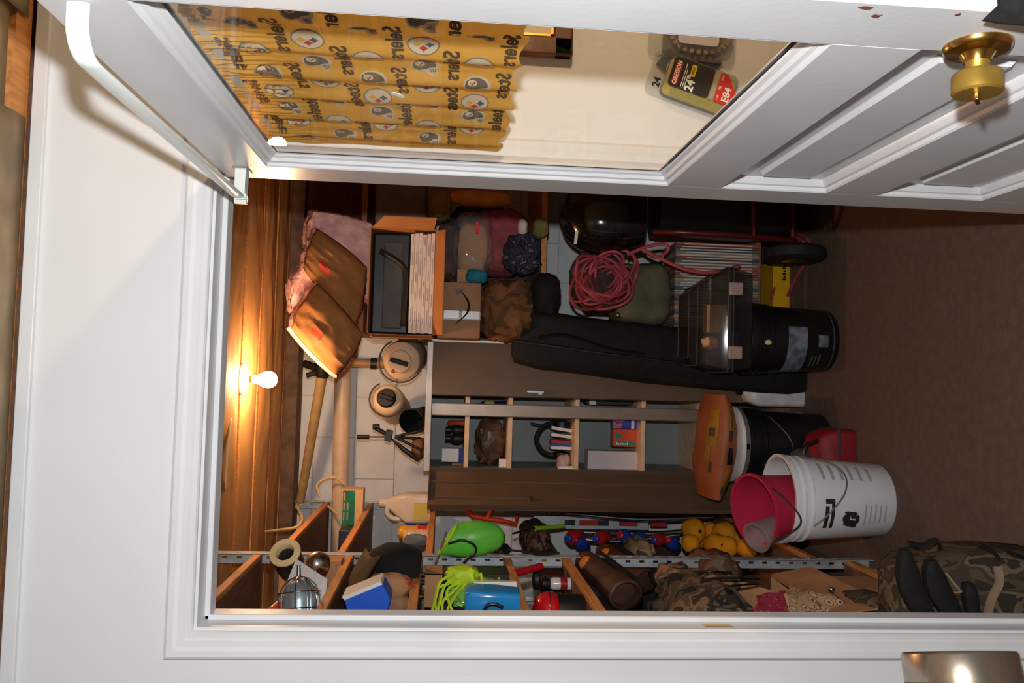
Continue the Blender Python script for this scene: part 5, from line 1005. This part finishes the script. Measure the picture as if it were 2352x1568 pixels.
# ------------------------------------------------------------------ long black bag leaning on the cabinet
t = thing('long_black_bag', 'tall black nylon equipment bag leaning against the brown cabinet door', 'bag', (.12, 3.42, 0))
rs = []
for (x, ya, yb, Y) in ((1176, 722, 818, 3.50), (1182, 712, 832, 3.49), (1240, 712, 846, 3.47), (1340, 728, 858, 3.46), (1480, 742, 876, 3.46), (1620, 765, 892, 3.46), (1740, 770, 900, 3.46), (1806, 778, 905, 3.46), (1822, 790, 900, 3.46)):
    a, b2 = P(x, yb, Y), P(x, ya, Y); c_ = (a+b2)/2; hw = abs(b2.x-a.x)/2; z_ = max(.0, c_.z); hy = .062 if 1182 < x < 1815 else .04
    if x == 1822: z_ = 0
    rs.append([Vector((c_.x+hw*math.copysign(abs(math.cos(q_))**.7, math.cos(q_)), Y+hy*math.copysign(abs(math.sin(q_))**.7, math.sin(q_)), z_))+Vector((.008, .012, 0))*noise.noise(Vector((math.cos(q_)*2, math.sin(q_)*2, z_*5))) for q_ in [2*math.pi*j/30 for j in range(30)]])
b = B(); b.rings(rs).build('body', BCLOTH, t)
for z_ in (1.0, .45): 
    pass
sp = [Vector((r_[22].x, r_[22].y-.004, r_[22].z)) for r_ in rs[1:-1]]
B().tube(bez(sp, 5), .006, 6).build('seam_piping', BLK, t)
B().tube(bez([P(1238, 776, 3.40), P(1300, 770, 3.395), P(1400, 800, 3.39), P(1480, 812, 3.39)], 6), .012, 6, flat=.3).build('carry_handle', BLK, t)
# ------------------------------------------------------------------ buckets
def bucket(cx_, cy_, z, r0, r1, h, m_, name, label, ribs=(.72, .79, .86), axis=(0,0,1), n=44, wall=.004, cat='bucket'):
    t = thing(name, label, cat, (cx_, cy_, z)); ax = Vector(axis).normalized()
    prof = [(.001, 0), (r0*.96, 0), (r0, .006)]
    for rb in ribs:
        rr2 = r0+(r1-r0)*rb; prof += [(rr2, h*rb), (rr2+.006, h*rb+.004), (rr2+.006, h*rb+.010), (rr2+.0005, h*rb+.012)]
    prof += [(r1, h*.95), (r1+.008, h*.96), (r1+.008, h), (r1-.002, h), (r1-wall-.002, h*.97), (r0-wall, .02), (.001, .02)]
    o = B().lathe(prof, (cx_, cy_, z), ax, n, caps=False).build('shell', m_, t); return t, o
BKT = mat('black_bucket_plastic', S(24,24,25), .35, var=.2, spec=.5)
bf = PZ(1930, 780, 0); bcx, bcy = bf.x, bf.y+.125
hb = .36
t, o = bucket(bcx, bcy, 0, .125, .142, hb, BKT, 'black_bucket', 'black plastic bucket with a grey printed label carrying the clear tackle box')
GP = mat('grey_print', S(104,112,122), .5, var=.6, sc=26)
def wrap(b, cx_, cy_, rf, a0, a1, z0, z1, n=10, off=.0012):
    for i in range(n):
        t0, t1 = a0+(a1-a0)*i/n, a0+(a1-a0)*(i+1)/n
        b.add([Vector((cx_+(rf(z)+off)*math.sin(tt), cy_-(rf(z)+off)*math.cos(tt), z)) for tt, z in ((t0, z0), (t1, z0), (t1, z1), (t0, z1))], [(0, 1, 2, 3)])
    return b
rfb = lambda z: .125+(.142-.125)*z/hb
wrap(B(), bcx, bcy, rfb, -1.25, .35, .135, .215).build('label', GP, o)
wrap(B(), bcx, bcy, rfb, -.25, .12, .05, .09).build('label', GP, o)
b = B()
for k in range(3): wrap(b, bcx, bcy, rfb, -1.0+.05*k, -.55+.03*k, .105-.016*k, .112-.016*k, 5)
wrap(b, bcx, bcy, rfb, -1.2, 1.2, .022, .027, 14); b.build('printing', flatm('grey_ink', S(80,82,88), .5), o)
q = Vector((bcx-.02, bcy-.141, .30)); B().lump(q, (.02, .006, .026), 3, .2, flat=False, nu=12, nv=8).build('pale_sticker', flatm('pale_sticker', S(206,210,150), .5), o)
# clear tackle box on the bucket
zt = hb+.004
t = thing('tackle_box', 'smoky clear tackle box with two latches sitting on the black bucket', 'tackle box', (bcx, bcy, zt))
bxx, byy = P(1720, 735, bcy-.14).x, bcy-.01
B().rings([rect(bxx, byy, .19, .12, zt, .012), rect(bxx, byy, .20, .13, zt+.07, .012), rect(bxx, byy, .205, .135, zt+.075, .012), rect(bxx, byy, .205, .135, zt+.085, .012)]).build('tray', SMOKE, t)
ld = B().rings([rect(bxx, byy, .205, .135, zt+.087, .012), rect(bxx, byy, .205, .135, zt+.10, .012), rect(bxx-.02, byy+.03, .16, .09, zt+.20, .012), rect(bxx-.02, byy+.03, .13, .07, zt+.23, .012)]).build('lid', SMOKE, t)
EDG = mat('smoky_edges', S(80,74,70), .3, var=.1)
b = B()
for zz, hx_, hy_, ox, oy in ((zt+.08, .206, .136, 0, 0), (zt+.10, .206, .136, 0, 0), (zt+.20, .161, .091, -.02, .03), (zt+.23, .131, .071, -.02, .03)):
    b.tube(rect(bxx+ox, byy+oy, hx_, hy_, zz, .012), .0025, 6, closed=True)
b.build('moulded_edges', EDG, t)
for sx in (-.13, .12): B().bb(bxx+sx-.025, bxx+sx+.025, byy-.146, byy-.134, zt+.045, zt+.10).build('latch', mat('beige_latch', S(176,150,138), .35), t, bev=.004)
B().bb(bxx-.05, bxx+.06, byy-.09, byy-.03, zt+.09, zt+.17).one('card_packet', CARD, 'brown card packet inside the smoky tackle box', 'packet', bev=.003)
B().lump((bxx-.09, byy-.07, zt+.15), (.05, .04, .07), 151, .2, flat=False).one('tan_lure', mat('tan_lure', S(226,160,110), .5), 'tan soft lure inside the smoky tackle box', 'lure')
B().bb(bxx-.14, bxx-.05, byy-.06, byy-.02, zt+.03, zt+.14).one('blue_packet', flatm('blue_packet', S(50,48,120), .4), 'dark blue packet inside the smoky tackle box', 'packet', bev=.003)
# black bucket with a white lid, orange sack on top
wcx, wcy = -.235, 3.30
t, o = bucket(wcx, wcy, 0, .130, .146, .37, BKT, 'black_bucket', 'black plastic bucket with a white lid under the orange sack')
B().lathe([(.150, .352), (.154, .356), (.154, .384), (.146, .388), (.001, .388)], (wcx, wcy, 0), n=44).build('lid', mat('white_lid', S(236,230,228), .4), t)
B().tube(bez([(wcx+.14, wcy-.03, .30), (wcx+.11, wcy-.10, .25), (wcx+.03, wcy-.150, .19), (wcx-.05, wcy-.148, .175)], 8), .003, 6).build('wire_bail', STEEL, t)
B().cyl((wcx-.045, wcy-.149, .176), (wcx-.115, wcy-.118, .172), .009, n=12).build('bail_grip', PB, t)
sc_ = [P(x, y, 3.22) for x, y in ((1640, 1020),)][0]
ORS = steps('orange_sack_print', [S(196,104,50), S(206,112,56), S(220,160,40), S(190,98,48), S(120,72,40)], 7, bump=.15, dist=.3)
t = thing('orange_sack', 'flat orange printed sack with yellow panels lying on the white bucket lid', 'sack', (wcx, wcy, .388))
sx0, sx1 = P(1650, 1146, 3.2).x, P(1650, 905, 3.2).x; cxs = (sx0+sx1)/2
rs = []
for i in range(17):
    s_ = i/16; X = sx0+(sx1-sx0)*s_; e = math.sin(math.pi*min(max(s_, .03), .97))**.45; hz = .062*e+.008; zc_ = .388+.062+.010*math.cos(s_*3)-.0*(1-s_)+.012*(abs(s_-.5)*2)**2
    hyy = .15*(.72+.28*e)
    rs.append([Vector((X, wcy-.01+hyy*math.copysign(abs(math.cos(a))**.75, math.cos(a)), max(.389 if abs(X-wcx) < .14 else .36, zc_+hz*math.copysign(abs(math.sin(a))**1.15, math.sin(a)))))+Vector((0, .008, .005))*noise.noise(Vector((X*14, math.cos(a)*2, math.sin(a)*2))) for a in [2*math.pi*j/28 for j in range(28)]])
sk = B().rings(rs).build('sack', mat('orange_sack_paper', S(156,84,46), .55, var=.12, sc=8), t)
YP = mat('yellow_panel', S(158,110,26), .55, var=.2, sc=16); BP = flatm('dark_print', S(74,56,42), .6)
def onsack(X, a):                                   # point on the sack surface, a measured from the front
    s_ = (X-sx0)/(sx1-sx0); i = min(15, max(0, int(s_*16))); f = s_*16-i; j = (math.pi+a)/(2*math.pi)*28; j0 = int(math.floor(j)); g = j-j0
    g2 = lambda r_: r_[j0 % 28].lerp(r_[(j0+1) % 28], g)
    p_ = g2(rs[i]).lerp(g2(rs[i+1]), f); n_ = Vector((0, -.8, .6)); return p_
def patch(name, X0, X1, a0, a1, m_, off=.003):
    b = B(); b.grid(lambda u, v: (lambda p_: p_+(p_-Vector((p_.x, wcy-.01, .45))).normalized()*off)(onsack(X0+(X1-X0)*u, a0+(a1-a0)*v)), 8, 6); b.build(name, m_, sk)
LL = sx1-sx0
patch('yellow_panel', sx0+LL*.50, sx0+LL*.85, -1.15, -.55, YP); patch('yellow_panel', sx0+LL*.38, sx0+LL*.56, -1.2, -.9, YP)
patch('yellow_panel', sx0+LL*.55, sx0+LL*.92, .10, .45, YP); patch('yellow_panel', sx0+LL*.08, sx0+LL*.30, .10, .42, YP)
patch('dark_diamond', sx0+LL*.56, sx0+LL*.66, .02, .34, BP, .0045); patch('dark_diamond', sx0+LL*.05, sx0+LL*.13, .0, .26, BP, .0045)
patch('black_square', sx0+LL*.34, sx0+LL*.50, .12, .52, BLK, .0045); patch('dark_print', sx0+LL*.60, sx0+LL*.68, -1.0, -.7, BP, .0045); patch('dark_print', sx0+LL*.26, sx0+LL*.36, -.95, -.8, BP, .0045)
for k in range(2): patch('dark_print', sx0+LL*.68, sx0+LL*.90, .16+.13*k, .22+.13*k, BP, .0045)
# white jug and red bag on the floor
x0, x1, y0, y1, z0, z1 = bxd(1672, 1815, 870, 933, 3.44, .12, 0)
t = thing('white_jug', 'squat white plastic jug standing between the long black bag and the lidded bucket', 'jug', ((x0+x1)/2, 3.5, 0))
cxj = (x0+x1)/2; hxj = (x1-x0)/2
B().rings([rect(cxj, 3.50, hxj, .05, 0, .02), rect(cxj, 3.50, hxj, .052, .20, .02), rect(cxj, 3.50, hxj*.7, .04, .245, .02), rect(cxj+.01, 3.50, .02, .02, .262, .015)]).build('body', mat('grey_white_plastic', S(206,202,200), .35), t)
B().lathe([(.022, .26), (.022, .285), (.018, .287)], (cxj+.01, 3.50, 0), n=18).build('cap', BLK, t)
q = PZ(1975, 1045, 0); RB = mat('red_nylon', S(136,20,28), .6, var=.15, bump=.2)
t = thing('tool_bag', 'red and dark grey tool bag on the floor behind the white bucket', 'tool bag', (q.x, q.y+.10, 0))
cxb, cyb = q.x-.03, q.y+.11
B().rings([rect(cxb, cyb, .12, .08, 0, .02), rect(cxb, cyb, .125, .085, .07, .02), rect(cxb, cyb, .10, .07, .13, .02), rect(cxb, cyb, .06, .04, .155, .02)]).build('body', RB, t)
B().bb(cxb-.126, cxb+.126, cyb-.088, cyb+.0, .062, .074).build('grey_band', mat('dark_grey_band', S(60,60,66), .8), t, bev=.003)
B().tube(bez([(cxb+.08, cyb-.05, .12), (cxb+.05, cyb-.06, .19), (cxb-.03, cyb-.06, .19), (cxb-.07, cyb-.05, .13)], 6), .009, 8).build('handle', BLK, t)
q = P(1862, 1048, 3.06); B().lump((q.x-.02, q.y+.03, q.z-.01), (.10, .10, .14), 161, .2, 2.6, 26, 18, flat=False, ridge=.2).one('work_glove', mat('dark_grey_glove', S(70,66,66), .8, var=.3), 'dark grey work glove flopped over the red tool bag', 'glove')
# white bucket with red bucket and clear tub
vf = PZ(2062, 1160, 0); vx, vy = vf.x, vf.y+.128
WB = mat('white_bucket_plastic', S(240,240,242), .35, var=.04, sc=5)
hv = .37
t, o = bucket(vx, vy, 0, .128, .148, hv, WB, 'white_bucket', 'white plastic bucket with black print holding a tilted red bucket', ribs=(.80, .88))
rfv = lambda z: .128+.020*z/hv
IK = flatm('black_bucket_print', S(44,42,42), .6); IG = flatm('pale_bucket_print', S(176,172,170), .6)
b = wrap(B(), vx, vy, rfv, -.62, -.03, .248, .262); wrap(b, vx, vy, rfv, -.62, .10, .228, .240); wrap(b, vx, vy, rfv, .02, .14, .228, .262, 3); b.build('printing', IK, o, kind='stuff')
b = B(); random.seed(6)
cxl, czl = -.33, .165
def wdisc(aa, zz, ra, rz, off, n=16):
    b.add([Vector((vx+(rfv(z_)+off)*math.sin(t_), vy-(rfv(z_)+off)*math.cos(t_), z_)) for t_, z_ in [(aa+ra*math.cos(w2), zz+rz*math.sin(w2)) for w2 in [2*math.pi*k/n for k in range(n)]]], [tuple(range(n))])
for k, (da, dz, ra, rz) in enumerate(((-.16, .0, .10, .024), (-.02, .018, .12, .014), (.10, .0, .06, .02), (-.05, -.022, .13, .008), (.02, -.008, .05, .012), (-.24, -.012, .06, .012), (.14, .016, .03, .012))): wdisc(cxl+da, czl+dz, ra, rz, .0012+.0001*k)
wrap(b, vx, vy, rfv, cxl-.20, cxl-.05, czl+.0, czl+.026, 3); b.build('emblem', IK, o)
b = B()
for k in range(5): wrap(b, vx, vy, rfv, -.55+.02*k, .02-.03*(k % 2), .112-.018*k, .118-.018*k, 8)
for k in range(6): wrap(b, vx, vy, rfv, .62, 1.15-.05*(k % 3), .25-.034*k, .262-.034*k, 6)
b.build('small_print', IG, o, kind='stuff')
B().tube(bez([(vx+.150, vy+.01, .31), (vx+.14, vy-.07, .23), (vx+.10, vy-.118, .185), (vx+.04, vy-.150, .20), (vx-.03, vy-.158, .26), (vx-.07, vy-.150, .305)], 8), .0028, 6).build('wire_bail', mat('grey_wire', S(140,140,136), .35, metal=.6), t)
REDB = mat('red_bucket_plastic', S(192,44,72), .4, var=.06)
axr = Vector((-.10, -.30, 1)).normalized(); c0_ = Vector((vx-.005, vy+.02, .20))
rbk = t = thing('red_bucket', 'red plastic bucket leaning inside the white bucket', 'bucket', c0_)
B().lathe([(.001, 0), (.086, 0), (.090, .01), (.118, .285), (.126, .288), (.126, .300), (.116, .300), (.112, .28), (.086, .02), (.001, .02)], c0_, axr, 44, caps=False).build('shell', REDB, t)
tb = c0_+axr*.235+Vector((-.055, -.05, 0))
t = thing('clear_tub', 'clear plastic tub resting in the mouth of the red bucket', 'tub', tb)
axt = Vector((-.35, -.45, .85)).normalized()
B().lathe([(.001, 0), (.036, 0), (.038, .004), (.048, .085), (.053, .087), (.053, .096), (.046, .096), (.036, .006), (.001, .006)], tb, axt, 32, caps=False).build('tub', clear('cloudy_plastic', (.92,.88,.88), .4, .15, .22, (.75,.70,.70)), t)
B().tube(bez([c0_+axr*.285+Vector((.10, -.06, .0)), c0_+axr*.25+Vector((.05, -.125, -.02)), c0_+axr*.21+Vector((-.03, -.15, -.03)), c0_+axr*.25+Vector((-.11, -.06, 0))], 8), .003, 6).build('wire_bail', mat('dark_wire', S(80,76,78), .4, metal=.5), rbk)
# ------------------------------------------------------------------ steel canister on a small stand beside the door casing
Yc = 1.46; rc = .098; q = P(2095, 1530, Yc); czc = q.z-rc*.90; xe = P(2215, 1496, Yc).x
t = thing('steel_canister', 'brushed steel canister lying on a stand beside the door casing', 'canister', (xe-.15, Yc, czc-rc))
BRU = mat('brushed_steel', S(176,164,146), .30, metal=.9, var=.06, sc=40, stretch=(.3, 8, 8))
B().lathe([(.001, 0), (rc-.004, 0), (rc-.002, .003), (rc, .006), (rc, .052), (rc-.003, .053), (rc-.003, .056), (rc, .057), (rc, .30), (.001, .30)], (xe, Yc, czc), (-.946, -.323, 0), 64, caps=False).build('drum', BRU, t, ang=60)
B().lathe([(rc+.001, .0535), (rc+.001, .0555)], (xe, Yc, czc), (-.946, -.323, 0), 64, caps=False).build('seam', BLK, t)
t = thing('plant_stand', 'plain wooden stand under the steel canister', 'stand', (xe-.16, Yc, 0)); zs = czc-rc
B().bb(xe-.30, xe-.07, Yc-.16, Yc+.06, zs-.022, zs).build('top', BOARD, t, bev=.003)
for sx in (-.28, -.09):
    for sy in (-.14, .04): B().bb(xe+sx-.015, xe+sx+.015, Yc+sy-.015, Yc+sy+.015, 0, zs-.022).build('leg', BOARD, t, bev=.002)
